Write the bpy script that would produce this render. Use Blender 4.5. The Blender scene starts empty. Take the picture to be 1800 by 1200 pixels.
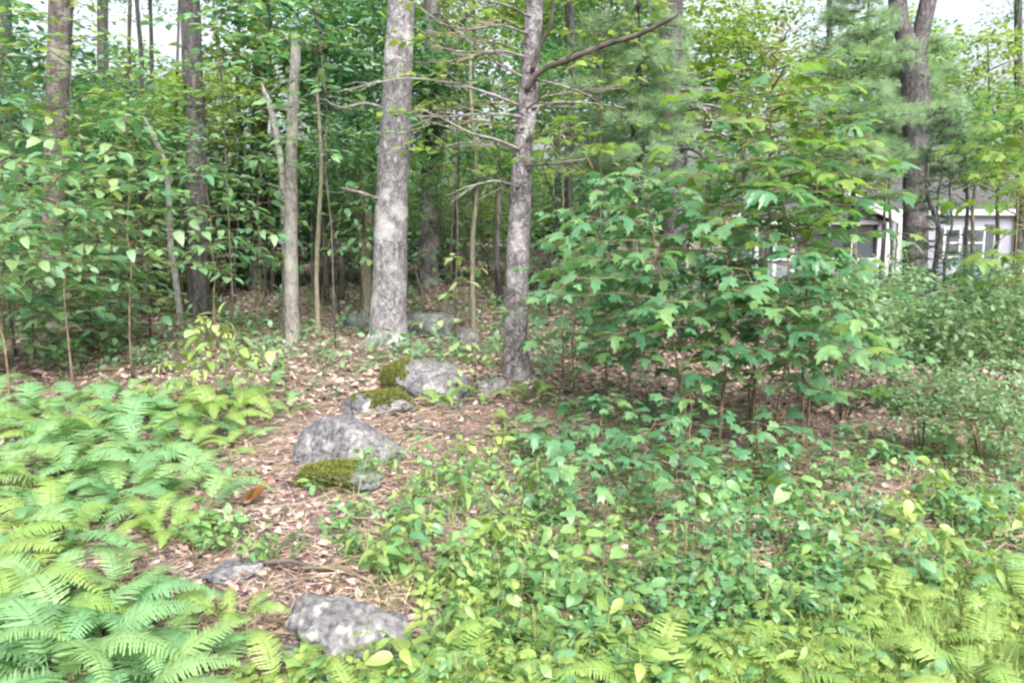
import bpy, math, random
import numpy as np
from mathutils import Vector, Matrix, noise

# ------------------------------------------------------------------ camera, sky, sun, exposure
scene = bpy.context.scene
C = scene.collection
F = 1413.0                      # focal length in pixels of an 1800 px wide frame
CX, CY = 900.0, 600.0
CAMZ = 1.6
PITCH = math.radians(7.26)
cam_d = bpy.data.cameras.new('camera')
cam = bpy.data.objects.new('camera', cam_d)
C.objects.link(cam)
cam.location = (0, 0, CAMZ)
cam.rotation_euler = (math.pi / 2 - PITCH, 0, 0)
cam_d.sensor_width = 36
cam_d.lens = F / 1800 * 36
cam_d.clip_end = 2000
scene.camera = cam

SUN_EL, SUN_ROT = math.radians(45), math.radians(163)
world = bpy.data.worlds.new('World')
scene.world = world
world.use_nodes = True
nt = world.node_tree
nt.nodes.clear()
sky = nt.nodes.new('ShaderNodeTexSky')
sky.sky_type = 'NISHITA'
sky.sun_disc = False
sky.sun_elevation = SUN_EL
sky.sun_rotation = SUN_ROT
sky.air_density = 1.0
sky.dust_density = 10.0
sky.ozone_density = 1.0
bg = nt.nodes.new('ShaderNodeBackground')
bg.inputs['Strength'].default_value = 0.15
wo = nt.nodes.new('ShaderNodeOutputWorld')
veil = nt.nodes.new('ShaderNodeHueSaturation')      # thin even overcast: the blue washed out all over
veil.inputs['Saturation'].default_value = 0.42
veil.inputs['Value'].default_value = 1.15
nt.links.new(sky.outputs[0], veil.inputs['Color'])
nt.links.new(veil.outputs[0], bg.inputs[0])
nt.links.new(bg.outputs[0], wo.inputs[0])

sun_d = bpy.data.lights.new('sun', 'SUN')
sun_d.energy = 1.3
sun_d.angle = math.radians(40)
sun_d.color = (1.0, 0.97, 0.91)
sun = bpy.data.objects.new('sun', sun_d)
C.objects.link(sun)
sdir = Vector((math.sin(SUN_ROT) * math.cos(SUN_EL), math.cos(SUN_ROT) * math.cos(SUN_EL), math.sin(SUN_EL)))
sun.rotation_euler = sdir.to_track_quat('Z', 'Y').to_euler()
sun.location = (0, -5, 20)

vs = scene.view_settings
vs.view_transform = 'Standard'
vs.look = 'None'
vs.gamma = 1
vs.use_curve_mapping = False
vs.exposure = 1.68
cy = scene.cycles
cy.use_denoising = True
cy.max_bounces = 4
cy.diffuse_bounces = 3
cy.use_adaptive_sampling = True
cy.adaptive_threshold = 0.04
cy.glossy_bounces = 2
cy.transmission_bounces = 3
cy.filter_width = 2.3

random.seed(7)
rng = np.random.default_rng(7)
R = random.uniform

# ------------------------------------------------------------------ helpers: terrain and pixel rays
def sm(a, b, t):
    t = np.clip((t - a) / (b - a), 0, 1)
    return t * t * (3 - 2 * t)

def gh(x, y):
    """height of the forest floor"""
    x = np.asarray(x, float); y = np.asarray(y, float)
    rise = 0.36 * sm(4, 11, y) + 0.55 * sm(9.5, 18, y) + 0.55 * sm(17, 45, y)
    flat = 0.10 * sm(4, 10, y)
    w = 1 - sm(0.08, 0.36, x / (np.abs(y) + 0.6))
    n = (0.035 * np.sin(1.7 * x + 0.6 * y) * np.sin(1.3 * y - 0.5 * x + 1) + 0.018 * np.sin(4.1 * x + 1.3) * np.sin(3.7 * y)
         + 0.06 * np.sin(0.45 * x + 2) * np.sin(0.5 * y + .4))
    mound = 0.14 * np.exp(-(((x + 1.15) / 0.55) ** 2)) * sm(2.6, 5, y) * (1 - sm(8, 11, y))
    return rise * w + flat * (1 - w) + n + mound

def _s(a, b, t):
    t = (t - a) / (b - a)
    t = 0.0 if t < 0 else 1.0 if t > 1 else t
    return t * t * (3 - 2 * t)
def gz(x, y):
    """gh for one point"""
    rise = 0.36 * _s(4, 11, y) + 0.55 * _s(9.5, 18, y) + 0.55 * _s(17, 45, y)
    flat = 0.10 * _s(4, 10, y)
    w = 1 - _s(0.08, 0.36, x / (abs(y) + 0.6))
    sn = math.sin
    n = 0.035 * sn(1.7 * x + 0.6 * y) * sn(1.3 * y - 0.5 * x + 1) + 0.018 * sn(4.1 * x + 1.3) * sn(3.7 * y) + 0.06 * sn(0.45 * x + 2) * sn(0.5 * y + .4)
    mound = 0.14 * math.exp(-(((x + 1.15) / 0.55) ** 2)) * _s(2.6, 5, y) * (1 - _s(8, 11, y))
    return rise * w + flat * (1 - w) + n + mound

CP, SP = math.cos(PITCH), math.sin(PITCH)
def ray(u, v):
    a, b = (u - CX) / F, (CY - v) / F
    return Vector((a, CP + b * SP, -SP + b * CP))

def G(u, v):
    """the point of the forest floor seen at a pixel of the photograph"""
    d = ray(u, v); t = 1.2; st = 0.05
    o = Vector((0, 0, CAMZ))
    while t < 80:
        p = o + d * t
        if p.z < (gz(p.x, p.y)):
            lo, hi = t - st, t
            for _ in range(12):
                m = (lo + hi) / 2; q = o + d * m
                if q.z < (gz(q.x, q.y)): hi = m
                else: lo = m
            p = o + d * hi
            return Vector((p.x, p.y, (gz(p.x, p.y))))
        t += st; st = 0.05 + t * 0.01
    return Vector((p.x, p.y, (gz(p.x, p.y))))

def PY(u, v, y):
    d = ray(u, v); t = y / d.y
    return Vector((0, 0, CAMZ)) + d * t

def XG(u, y):
    """floor point in the direction of picture column u at distance y"""
    z = 0.0
    for _ in range(4):
        dc = y * CP - (z - CAMZ) * SP
        x = (u - CX) / F * dc
        z = (gz(x, y))
    return Vector((x, y, z))

# ------------------------------------------------------------------ helpers: objects
def tag(o, label=None, cat=None, group=None, kind=None):
    if label: o['label'] = label
    if cat: o['category'] = cat
    if group: o['group'] = group
    if kind: o['kind'] = kind
    return o

def empty(name, loc, label=None, cat=None, group=None, rz=0):
    o = bpy.data.objects.new(name, None)
    C.objects.link(o)
    o.location = loc
    o.rotation_euler = (0, 0, rz)
    o.empty_display_size = 0.1
    return tag(o, label, cat, group)

def link(name, me, parent=None, mat=None):
    o = bpy.data.objects.new(name, me)
    C.objects.link(o)
    if mat is not None and not me.materials: me.materials.append(mat)
    if parent is not None: o.parent = parent
    return o

def np_mesh(name, V, Fc, mat=None, smooth=False):
    V = np.asarray(V, np.float32).reshape(-1, 3); Fc = np.asarray(Fc, np.int32)
    k = Fc.shape[1]
    me = bpy.data.meshes.new(name)
    me.vertices.add(len(V)); me.vertices.foreach_set('co', V.ravel())
    me.loops.add(Fc.size); me.loops.foreach_set('vertex_index', Fc.ravel())
    me.polygons.add(len(Fc)); me.polygons.foreach_set('loop_start', np.arange(0, Fc.size, k, dtype=np.int32))
    me.polygons.foreach_set('use_smooth', np.full(len(Fc), smooth))
    me.update(calc_edges=True)
    if mat is not None: me.materials.append(mat)
    return me

class MB:
    """collects shapes for one mesh"""
    def __init__(s): s.v, s.f = [], []
    def tube(s, pts, rad, n=8, jag=0.0, cap=True):
        pts = [Vector(p) for p in pts]
        b = len(s.v)
        t0 = (pts[1] - pts[0]).normalized()
        nx = t0.orthogonal().normalized()
        for i, p in enumerate(pts):
            t = (pts[min(i + 1, len(pts) - 1)] - pts[max(i - 1, 0)]).normalized()
            nx = (nx - t * nx.dot(t)).normalized()
            ny = t.cross(nx)
            for k in range(n):
                a = 2 * math.pi * k / n
                r = rad[i]
                if jag:
                    dd = nx * math.cos(a) + ny * math.sin(a)
                    q = p + dd * r
                    r *= 1 + jag * (noise.noise(Vector((q.x * 5, q.y * 5, q.z * 1.7))) + 0.5 * noise.noise(q * 14))
                s.v.append(p + (nx * math.cos(a) + ny * math.sin(a)) * r)
        for i in range(len(pts) - 1):
            for k in range(n):
                k2 = (k + 1) % n
                s.f.append((b + i * n + k, b + i * n + k2, b + (i + 1) * n + k2, b + (i + 1) * n + k))
        if cap:
            s.f.append(tuple(b + n - 1 - k for k in range(n)))
            s.f.append(tuple(b + (len(pts) - 1) * n + k for k in range(n)))
        return s
    def box(s, x0, x1, y0, y1, z0, z1):
        b = len(s.v)
        s.v += [Vector(p) for p in ((x0, y0, z0), (x1, y0, z0), (x1, y1, z0), (x0, y1, z0), (x0, y0, z1), (x1, y0, z1), (x1, y1, z1), (x0, y1, z1))]
        s.f += [tuple(b + i for i in q) for q in ((0, 3, 2, 1), (4, 5, 6, 7), (0, 1, 5, 4), (1, 2, 6, 5), (2, 3, 7, 6), (3, 0, 4, 7))]
        return s
    def prism(s, poly, y0, y1):
        """polygon in xz, counter-clockwise seen from -y, extruded along y"""
        b = len(s.v); n = len(poly)
        s.v += [Vector((x, y0, z)) for x, z in poly] + [Vector((x, y1, z)) for x, z in poly]
        s.f.append(tuple(b + i for i in range(n)))
        s.f.append(tuple(b + n + n - 1 - i for i in range(n)))
        for i in range(n):
            j = (i + 1) % n
            s.f.append((b + i, b + n + i, b + n + j, b + j))
        return s
    def mesh(s, name, mat=None, smooth=True):
        me = bpy.data.meshes.new(name)
        me.from_pydata([tuple(v) for v in s.v], [], s.f)
        if smooth: me.polygons.foreach_set('use_smooth', [True] * len(me.polygons))
        me.update()
        if mat is not None: me.materials.append(mat)
        return me
    def build(s, name, mat, parent=None, smooth=True):
        return link(name, s.mesh(name, mat, smooth), parent)

# ------------------------------------------------------------------ materials
def new_mat(name):
    m = bpy.data.materials.new(name); m.use_nodes = True
    t = m.node_tree; t.nodes.clear()
    out = t.nodes.new('ShaderNodeOutputMaterial')
    return m, t, out

def ramp(t, cols, pos=None):
    r = t.nodes.new('ShaderNodeValToRGB')
    el = r.color_ramp.elements
    n = len(cols)
    pos = pos or [i / max(n - 1, 1) for i in range(n)]
    while len(el) < n: el.new(0.5)
    for e, p, c in zip(el, pos, cols):
        e.position = p; e.color = (*c, 1)
    return r

def leaf_mat(name, cols, trans=0.35, rough=0.42, island=True, tcol=1.25, spec=0.5, cool=0.0):
    if cool: cols = [(r * (1 - .12 * cool), g, b + (g - b) * .33 * cool) for r, g, b in cols]
    m, t, out = new_mat(name)
    oi = t.nodes.new('ShaderNodeObjectInfo')
    fac = oi.outputs['Random']
    if island:
        ge = t.nodes.new('ShaderNodeNewGeometry')
        ad = t.nodes.new('ShaderNodeMath'); ad.operation = 'ADD'
        fr = t.nodes.new('ShaderNodeMath'); fr.operation = 'FRACT'
        t.links.new(oi.outputs['Random'], ad.inputs[0]); t.links.new(ge.outputs['Random Per Island'], ad.inputs[1])
        t.links.new(ad.outputs[0], fr.inputs[0]); fac = fr.outputs[0]
    r = ramp(t, cols)
    t.links.new(fac, r.inputs[0])
    tc = t.nodes.new('ShaderNodeTexCoord')
    no = t.nodes.new('ShaderNodeTexNoise'); no.inputs['Scale'].default_value = 9; no.inputs['Detail'].default_value = 1
    t.links.new(tc.outputs['Object'], no.inputs['Vector'])
    hs = t.nodes.new('ShaderNodeHueSaturation')
    mr = t.nodes.new('ShaderNodeMapRange'); mr.inputs['To Min'].default_value = 0.7; mr.inputs['To Max'].default_value = 1.3
    t.links.new(no.outputs[0], mr.inputs['Value']); t.links.new(mr.outputs[0], hs.inputs['Value'])
    t.links.new(r.outputs[0], hs.inputs['Color'])
    p = t.nodes.new('ShaderNodeBsdfPrincipled')
    p.inputs['Roughness'].default_value = rough
    p.inputs['Specular IOR Level'].default_value = spec
    t.links.new(hs.outputs[0], p.inputs['Base Color'])
    tr = t.nodes.new('ShaderNodeBsdfTranslucent')
    mu = t.nodes.new('ShaderNodeMixRGB'); mu.blend_type = 'MULTIPLY'; mu.inputs[0].default_value = 1
    mu.inputs[2].default_value = (1.2 * tcol, 1.3 * tcol, 0.75 * tcol, 1)
    t.links.new(hs.outputs[0], mu.inputs[1]); t.links.new(mu.outputs[0], tr.inputs[0])
    mx = t.nodes.new('ShaderNodeMixShader'); mx.inputs[0].default_value = trans
    t.links.new(p.outputs[0], mx.inputs[1]); t.links.new(tr.outputs[0], mx.inputs[2])
    t.links.new(mx.outputs[0], out.inputs[0])
    return m

def bark_mat(name, c1, c2, c3, zs=0.25, scale=9, bump=0.6, lichen=None):
    m, t, out = new_mat(name)
    tc = t.nodes.new('ShaderNodeTexCoord')
    mp = t.nodes.new('ShaderNodeMapping'); mp.inputs['Scale'].default_value = (1, 1, zs)
    t.links.new(tc.outputs['Object'], mp.inputs[0])
    n1 = t.nodes.new('ShaderNodeTexNoise'); n1.inputs['Scale'].default_value = scale * 2.2; n1.inputs['Detail'].default_value = 8; n1.inputs['Roughness'].default_value = 0.65
    n2 = t.nodes.new('ShaderNodeTexNoise'); n2.inputs['Scale'].default_value = 3.5; n2.inputs['Detail'].default_value = 5
    vo = t.nodes.new('ShaderNodeTexVoronoi'); vo.inputs['Scale'].default_value = scale * 2.4; vo.feature = 'DISTANCE_TO_EDGE'
    t.links.new(mp.outputs[0], n1.inputs['Vector']); t.links.new(tc.outputs['Object'], n2.inputs['Vector']); nd = t.nodes.new('ShaderNodeTexNoise'); nd.inputs['Scale'].default_value = 14; nd.inputs['Detail'].default_value = 3
    t.links.new(tc.outputs['Object'], nd.inputs['Vector'])
    vm = t.nodes.new('ShaderNodeVectorMath'); vm.operation = 'MULTIPLY_ADD'; vm.inputs[1].default_value = (.16, .16, .16)
    t.links.new(nd.outputs['Color'], vm.inputs[0]); t.links.new(mp.outputs[0], vm.inputs[2]); t.links.new(vm.outputs[0], vo.inputs['Vector'])
    r = ramp(t, [c1, c2, c3], [0.33, 0.5, 0.68])
    t.links.new(n1.outputs[0], r.inputs[0])
    col = r.outputs[0]
    mr0 = t.nodes.new('ShaderNodeMapRange'); mr0.inputs['From Max'].default_value = 0.14; mr0.inputs['To Min'].default_value = 0.5
    t.links.new(vo.outputs['Distance'], mr0.inputs['Value'])
    mu = t.nodes.new('ShaderNodeMixRGB'); mu.blend_type = 'MULTIPLY'; mu.inputs[0].default_value = 0.8
    t.links.new(col, mu.inputs[1]); t.links.new(mr0.outputs[0], mu.inputs[2]); col = mu.outputs[0]
    if lichen:
        mx = t.nodes.new('ShaderNodeMixRGB')
        rr = ramp(t, [(0, 0, 0), (1, 1, 1)], [0.52, 0.62])
        t.links.new(n2.outputs[0], rr.inputs[0]); t.links.new(rr.outputs[0], mx.inputs[0])
        mx.inputs[2].default_value = (*lichen, 1)
        t.links.new(col, mx.inputs[1]); col = mx.outputs[0]
    p = t.nodes.new('ShaderNodeBsdfPrincipled'); p.inputs['Roughness'].default_value = 0.85; p.inputs['Specular IOR Level'].default_value = 0.2
    t.links.new(col, p.inputs['Base Color'])
    bp = t.nodes.new('ShaderNodeBump'); bp.inputs['Strength'].default_value = bump; bp.inputs['Distance'].default_value = 0.05
    ad = t.nodes.new('ShaderNodeMath'); ad.operation = 'ADD'
    t.links.new(n1.outputs[0], ad.inputs[0]); t.links.new(mr0.outputs[0], ad.inputs[1])
    t.links.new(ad.outputs[0], bp.inputs['Height']); t.links.new(bp.outputs[0], p.inputs['Normal'])
    t.links.new(p.outputs[0], out.inputs[0])
    return m

def rock_mat(name, c1, c2, c3, spots):
    m, t, out = new_mat(name)
    tc = t.nodes.new('ShaderNodeTexCoord')
    n1 = t.nodes.new('ShaderNodeTexNoise'); n1.inputs['Scale'].default_value = 5; n1.inputs['Detail'].default_value = 9; n1.inputs['Roughness'].default_value = 0.7
    n2 = t.nodes.new('ShaderNodeTexNoise'); n2.inputs['Scale'].default_value = 34; n2.inputs['Detail'].default_value = 4
    n3 = t.nodes.new('ShaderNodeTexNoise'); n3.inputs['Scale'].default_value = 11; n3.inputs['Detail'].default_value = 6
    for n in (n1, n2, n3): t.links.new(tc.outputs['Object'], n.inputs['Vector'])
    r = ramp(t, [c1, c2, c3], [0.32, 0.5, 0.68]); t.links.new(n1.outputs[0], r.inputs[0])
    mx = t.nodes.new('ShaderNodeMixRGB'); mx.inputs[2].default_value = (*spots, 1)
    rr = ramp(t, [(0, 0, 0), (.85, .85, .85)], [0.53, 0.6]); t.links.new(n3.outputs[0], rr.inputs[0]); t.links.new(rr.outputs[0], mx.inputs[0])
    t.links.new(r.outputs[0], mx.inputs[1])
    m2 = t.nodes.new('ShaderNodeMixRGB'); m2.blend_type = 'MULTIPLY'; m2.inputs[0].default_value = 0.8
    r2 = ramp(t, [(.35, .35, .37), (1.1, 1.1, 1.1)], [0.36, 0.56]); t.links.new(n2.outputs[0], r2.inputs[0])
    t.links.new(mx.outputs[0], m2.inputs[1]); t.links.new(r2.outputs[0], m2.inputs[2])
    p = t.nodes.new('ShaderNodeBsdfPrincipled'); p.inputs['Roughness'].default_value = 0.85; p.inputs['Specular IOR Level'].default_value = 0.25
    t.links.new(m2.outputs[0], p.inputs['Base Color'])
    bp = t.nodes.new('ShaderNodeBump'); bp.inputs['Strength'].default_value = 0.7; bp.inputs['Distance'].default_value = 0.02
    ad = t.nodes.new('ShaderNodeMath'); ad.operation = 'ADD'
    t.links.new(n1.outputs[0], ad.inputs[0]); t.links.new(n2.outputs[0], ad.inputs[1])
    t.links.new(ad.outputs[0], bp.inputs['Height']); t.links.new(bp.outputs[0], p.inputs['Normal'])
    t.links.new(p.outputs[0], out.inputs[0])
    return m

def plain_mat(name, col, rough=0.7, var=0.12, scale=6, spec=0.3, stretch=(1, 1, 1)):
    m, t, out = new_mat(name)
    tc = t.nodes.new('ShaderNodeTexCoord')
    mp = t.nodes.new('ShaderNodeMapping'); mp.inputs['Scale'].default_value = stretch
    n = t.nodes.new('ShaderNodeTexNoise'); n.inputs['Scale'].default_value = scale; n.inputs['Detail'].default_value = 6
    t.links.new(tc.outputs['Object'], mp.inputs[0]); t.links.new(mp.outputs[0], n.inputs['Vector'])
    r = ramp(t, [tuple(c * (1 - var * 2) for c in col), tuple(min(1, c * (1 + var)) for c in col)], [0.35, 0.65])
    t.links.new(n.outputs[0], r.inputs[0])
    p = t.nodes.new('ShaderNodeBsdfPrincipled'); p.inputs['Roughness'].default_value = rough; p.inputs['Specular IOR Level'].default_value = spec
    t.links.new(r.outputs[0], p.inputs['Base Color']); t.links.new(p.outputs[0], out.inputs[0])
    return m

def soil_mat():
    m, t, out = new_mat('forest_soil')
    tc = t.nodes.new('ShaderNodeTexCoord')
    n1 = t.nodes.new('ShaderNodeTexNoise'); n1.inputs['Scale'].default_value = 1.3; n1.inputs['Detail'].default_value = 8
    n2 = t.nodes.new('ShaderNodeTexVoronoi'); n2.inputs['Scale'].default_value = 22
    n3 = t.nodes.new('ShaderNodeTexNoise'); n3.inputs['Scale'].default_value = 40; n3.inputs['Detail'].default_value = 6
    for n in (n1, n2, n3): t.links.new(tc.outputs['Object'], n.inputs['Vector'])
    r = ramp(t, [(.06, .042, .035), (.11, .08, .068), (.17, .125, .105)], [0.3, 0.5, 0.7]); t.links.new(n3.outputs[0], r.inputs[0])
    mx = t.nodes.new('ShaderNodeMixRGB'); mx.blend_type = 'OVERLAY'; mx.inputs[0].default_value = 0.3
    t.links.new(r.outputs[0], mx.inputs[1]); t.links.new(n2.outputs['Color'], mx.inputs[2])
    p = t.nodes.new('ShaderNodeBsdfPrincipled'); p.inputs['Roughness'].default_value = 0.95; p.inputs['Specular IOR Level'].default_value = 0.1
    hs = t.nodes.new('ShaderNodeHueSaturation'); hs.inputs['Saturation'].default_value = 0.75
    t.links.new(mx.outputs[0], hs.inputs['Color']); t.links.new(hs.outputs[0], p.inputs['Base Color'])
    bp = t.nodes.new('ShaderNodeBump'); bp.inputs['Strength'].default_value = 0.8; bp.inputs['Distance'].default_value = 0.03
    t.links.new(n3.outputs[0], bp.inputs['Height']); t.links.new(bp.outputs[0], p.inputs['Normal'])
    t.links.new(p.outputs[0], out.inputs[0])
    return m

M = {}
M['soil'] = soil_mat()
M['maple'] = leaf_mat('maple_leaf_green', [(.055, .145, .065), (.08, .18, .078), (.11, .215, .085), (.15, .245, .07)], 0.42, 0.33, cool=0.42)
M['maple_y'] = leaf_mat('maple_leaf_yellow_green', [(.09, .17, .03), (.12, .2, .03), (.15, .22, .035)], 0.45, 0.45, cool=0.25)  # this colour also carries the backlit glow of the clump's top leaves
M['beech'] = leaf_mat('understorey_leaf', [(.075, .175, .08), (.105, .21, .095), (.14, .24, .10), (.17, .26, .09)], 0.45, 0.4, cool=0.42)
M['pale'] = leaf_mat('pale_young_leaf', [(.16, .24, .08), (.2, .26, .09), (.23, .28, .10)], 0.4, 0.5, cool=0.42)
M['crown'] = leaf_mat('tree_crown_leaf', [(.05, .125, .05), (.075, .16, .055), (.10, .185, .05), (.14, .21, .045)], 0.52, 0.45, cool=0.42)
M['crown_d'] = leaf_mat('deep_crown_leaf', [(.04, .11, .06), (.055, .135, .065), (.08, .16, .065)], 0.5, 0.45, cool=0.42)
M['crown_y'] = leaf_mat('bright_crown_leaf', [(.12, .19, .04), (.155, .22, .04), (.2, .25, .045)], 0.5, 0.5, cool=0.25)
M['shrub'] = leaf_mat('fine_shrub_leaf', [(.10, .18, .08), (.14, .215, .10), (.18, .25, .115)], 0.45, 0.45, cool=0.42)
M['fern'] = leaf_mat('fern_frond_green', [(.12, .245, .10), (.14, .265, .105), (.165, .275, .10), (.19, .285, .09)], 0.42, 0.5, island=False, cool=0.3)
M['fern_y'] = leaf_mat('fern_frond_yellow', [(.15, .25, .05), (.18, .27, .055), (.2, .27, .06)], 0.42, 0.5, island=False, cool=0.25)
M['seed'] = leaf_mat('seedling_leaf', [(.07, .17, .06), (.10, .20, .065), (.13, .225, .06), (.16, .24, .06)], 0.36, 0.42, cool=0.25)
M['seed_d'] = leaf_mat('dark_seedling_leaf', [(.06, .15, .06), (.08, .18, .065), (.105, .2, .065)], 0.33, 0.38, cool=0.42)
M['seed_y'] = leaf_mat('yellow_seedling_leaf', [(.16, .24, .05), (.19, .26, .05), (.22, .27, .055)], 0.4, 0.45, cool=0.25)
M['grass'] = leaf_mat('grass_blade', [(.13, .2, .05), (.18, .24, .06), (.24, .26, .08)], 0.3, 0.5, cool=0.25)
M['needle'] = leaf_mat('white_pine_needle', [(.17, .25, .15), (.21, .3, .18), (.26, .34, .21)], 0.42, 0.5, cool=0.42)
M['needle_d'] = leaf_mat('dark_conifer_needle', [(.025, .06, .035), (.04, .085, .045)], 0.2, 0.5)
M['litter'] = leaf_mat('fallen_leaf', [(.05, .037, .034), (.12, .088, .078), (.24, .18, .16), (.31, .245, .22), (.18, .125, .105), (.38, .31, .28), (.31, .2, .175)], 0.12, 0.7, tcol=0.8, spec=0.2)
M['pineneedle'] = leaf_mat('fallen_needle', [(.27, .175, .14), (.37, .26, .22), (.46, .34, .29)], 0.05, 0.7, tcol=0.8, spec=0.2)
M['orange'] = leaf_mat('orange_dead_frond', [(.26, .12, .05), (.31, .15, .06)], 0.3, 0.6, island=False, tcol=0.9)
M['moss'] = leaf_mat('moss', [(.06, .072, .018), (.09, .105, .025), (.13, .14, .04)], 0.2, 0.8, spec=0.1)
M['bark_main'] = bark_mat('grey_hardwood_bark', (.10, .096, .10), (.18, .175, .185), (.27, .265, .28), 0.6, 9, 0.7, (.31, .31, .32))
M['bark_pine'] = bark_mat('pine_bark', (.08, .073, .077), (.15, .14, .15), (.23, .215, .23), 0.6, 7, 0.8, (.26, .255, .27))
M['bark_pale'] = bark_mat('pale_dead_bark', (.11, .105, .098), (.19, .183, .175), (.28, .27, .255), 0.4, 12, 0.6, (.24, .24, .215))
M['bark_dark'] = bark_mat('dark_bark', (.035, .035, .035), (.07, .068, .068), (.12, .115, .11), 0.25, 9, 0.8)
M['bark_brown'] = bark_mat('brown_bark', (.06, .052, .05), (.105, .09, .088), (.16, .14, .138), 0.25, 9, 0.8, (.19, .175, .17))
M['bark_grey'] = bark_mat('dim_grey_bark', (.05, .048, .05), (.095, .09, .095), (.15, .14, .145), 0.3, 9, 0.8)
M['bark_olive'] = bark_mat('olive_bark', (.05, .048, .04), (.09, .086, .072), (.14, .132, .11), 0.25, 9, 0.6)
M['bark_sap'] = bark_mat('sapling_bark', (.09, .087, .064), (.15, .145, .108), (.22, .21, .16), 0.3, 20, 0.2)
M['twig'] = plain_mat('twig_brown', (.14, .11, .075), 0.8, 0.25, 15)
M['twig_g'] = plain_mat('green_stem', (.14, .17, .06), 0.6, 0.2, 15)
M['twig_grey'] = plain_mat('dead_twig_grey', (.14, .13, .125), 0.85, 0.25, 12)
M['twig_dark'] = plain_mat('dead_limb_dark', (.07, .06, .055), 0.85, 0.3, 12)
M['rock'] = rock_mat('grey_granite', (.06, .062, .068), (.098, .098, .106), (.14, .134, .143), (.175, .176, .176))
M['rock_l'] = rock_mat('pale_speckled_granite', (.055, .056, .06), (.1, .1, .105), (.155, .153, .156), (.21, .21, .207))
M['rock_d'] = rock_mat('dark_lichen_granite', (.05, .055, .058), (.08, .088, .09), (.12, .128, .125), (.13, .16, .115))

# ------------------------------------------------------------------ the forest floor
def axis(lo, hi, n, c, k=3.2):
    s = np.linspace(-1, 1, n)
    a = np.sinh(k * s) / math.sinh(k)
    return np.where(a < 0, c + a * (c - lo), c + a * (hi - c))
gx = axis(-160, 160, 261, 0, 4.6); gy = axis(-60, 260, 281, 6, 4.2)
X, Y = np.meshgrid(gx, gy)
Z = gh(X, Y) - 0.004
V = np.stack([X, Y, Z], -1).reshape(-1, 3)
nx_, ny_ = len(gx), len(gy)
ii, jj = np.meshgrid(np.arange(nx_ - 1), np.arange(ny_ - 1))
a = (jj * nx_ + ii).ravel()
Fq = np.stack([a, a + 1, a + 1 + nx_, a + nx_], -1)
floor = link('forest_floor', np_mesh('forest_floor', V, Fq, M['soil'], True))
tag(floor, 'brown forest floor rising gently under the trees', 'ground', kind='structure')

# ------------------------------------------------------------------ leaf shapes (base at the origin, tip along +y, face up +z)
def fan_leaf(outline, bend, fold, mat, name):
    """half outline (x>=0) from base to tip -> leaf folded on its midrib"""
    vs_, fs = [], []
    def zz(x, y): return fold * abs(x) - bend * y * y
    n = len(outline)
    mid = [(0, p[1]) for p in outline]
    idx_m = []
    for (x, y) in outline:
        idx_m.append(len(vs_)); vs_.append((0, y, zz(0, y)))
    for sgn in (1, -1):
        ids = []
        for (x, y) in outline:
            if x < 1e-6: ids.append(idx_m[outline.index((x, y))])
            else:
                ids.append(len(vs_)); vs_.append((sgn * x, y, zz(x, y)))
        for i in range(n - 1):
            q = [idx_m[i], ids[i], ids[i + 1], idx_m[i + 1]]
            u = []
            for k in q:
                if k not in u: u.append(k)
            if len(u) >= 3: fs.append(tuple(u if sgn == 1 else u[::-1]))
    me = bpy.data.meshes.new(name); me.from_pydata(vs_, [], fs)
    me.polygons.foreach_set('use_smooth', [True] * len(me.polygons))
    me.update(); me.materials.append(mat)
    return me

OV = [(0, 0), (.2, .12), (.31, .32), (.3, .52), (.2, .76), (.08, .92), (0, 1.0)]
OV2 = [(0, 0), (.16, .1), (.25, .3), (.25, .5), (.17, .74), (.06, .93), (0, 1.0)]
ROUND = [(0, 0), (.28, .08), (.42, .3), (.42, .55), (.28, .82), (.1, .96), (0, 1.0)]

def palmate(name, mat, bend=.25, fold=.1, droop=.35, seed=0):
    """five-lobed maple leaf"""
    rd = random.Random(seed)
    half = [(.06, -.02), (.27, -.06), (.22, .1), (.55, .2), (.40, .31), (.46, .46), (.27, .44), (.2, .58), (.24, .76), (.1, .8), (0, 1.0)]
    pts = [(x * rd.uniform(.92, 1.08), y * rd.uniform(.96, 1.04)) for x, y in half[:-1]] + [(0, 1.0)]
    lft = [(-x * rd.uniform(.9, 1.1), y * rd.uniform(.95, 1.05)) for x, y in half[:-1]][::-1]
    out = pts + lft
    def zz(x, y):
        r = math.hypot(x, y - .25)
        return -droop * r * r - bend * .3 * max(0, y) ** 2 + fold * abs(x) * .6
    vs_ = [(0, .22, .03)] + [(x, y, zz(x, y)) for x, y in out]
    n = len(out)
    fs = [(0, 1 + i, 1 + (i + 1) % n) for i in range(n)]
    me = bpy.data.meshes.new(name); me.from_pydata(vs_, [], fs)
    me.polygons.foreach_set('use_smooth', [True] * len(me.polygons))
    me.update(); me.materials.append(mat)
    return me

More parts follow.
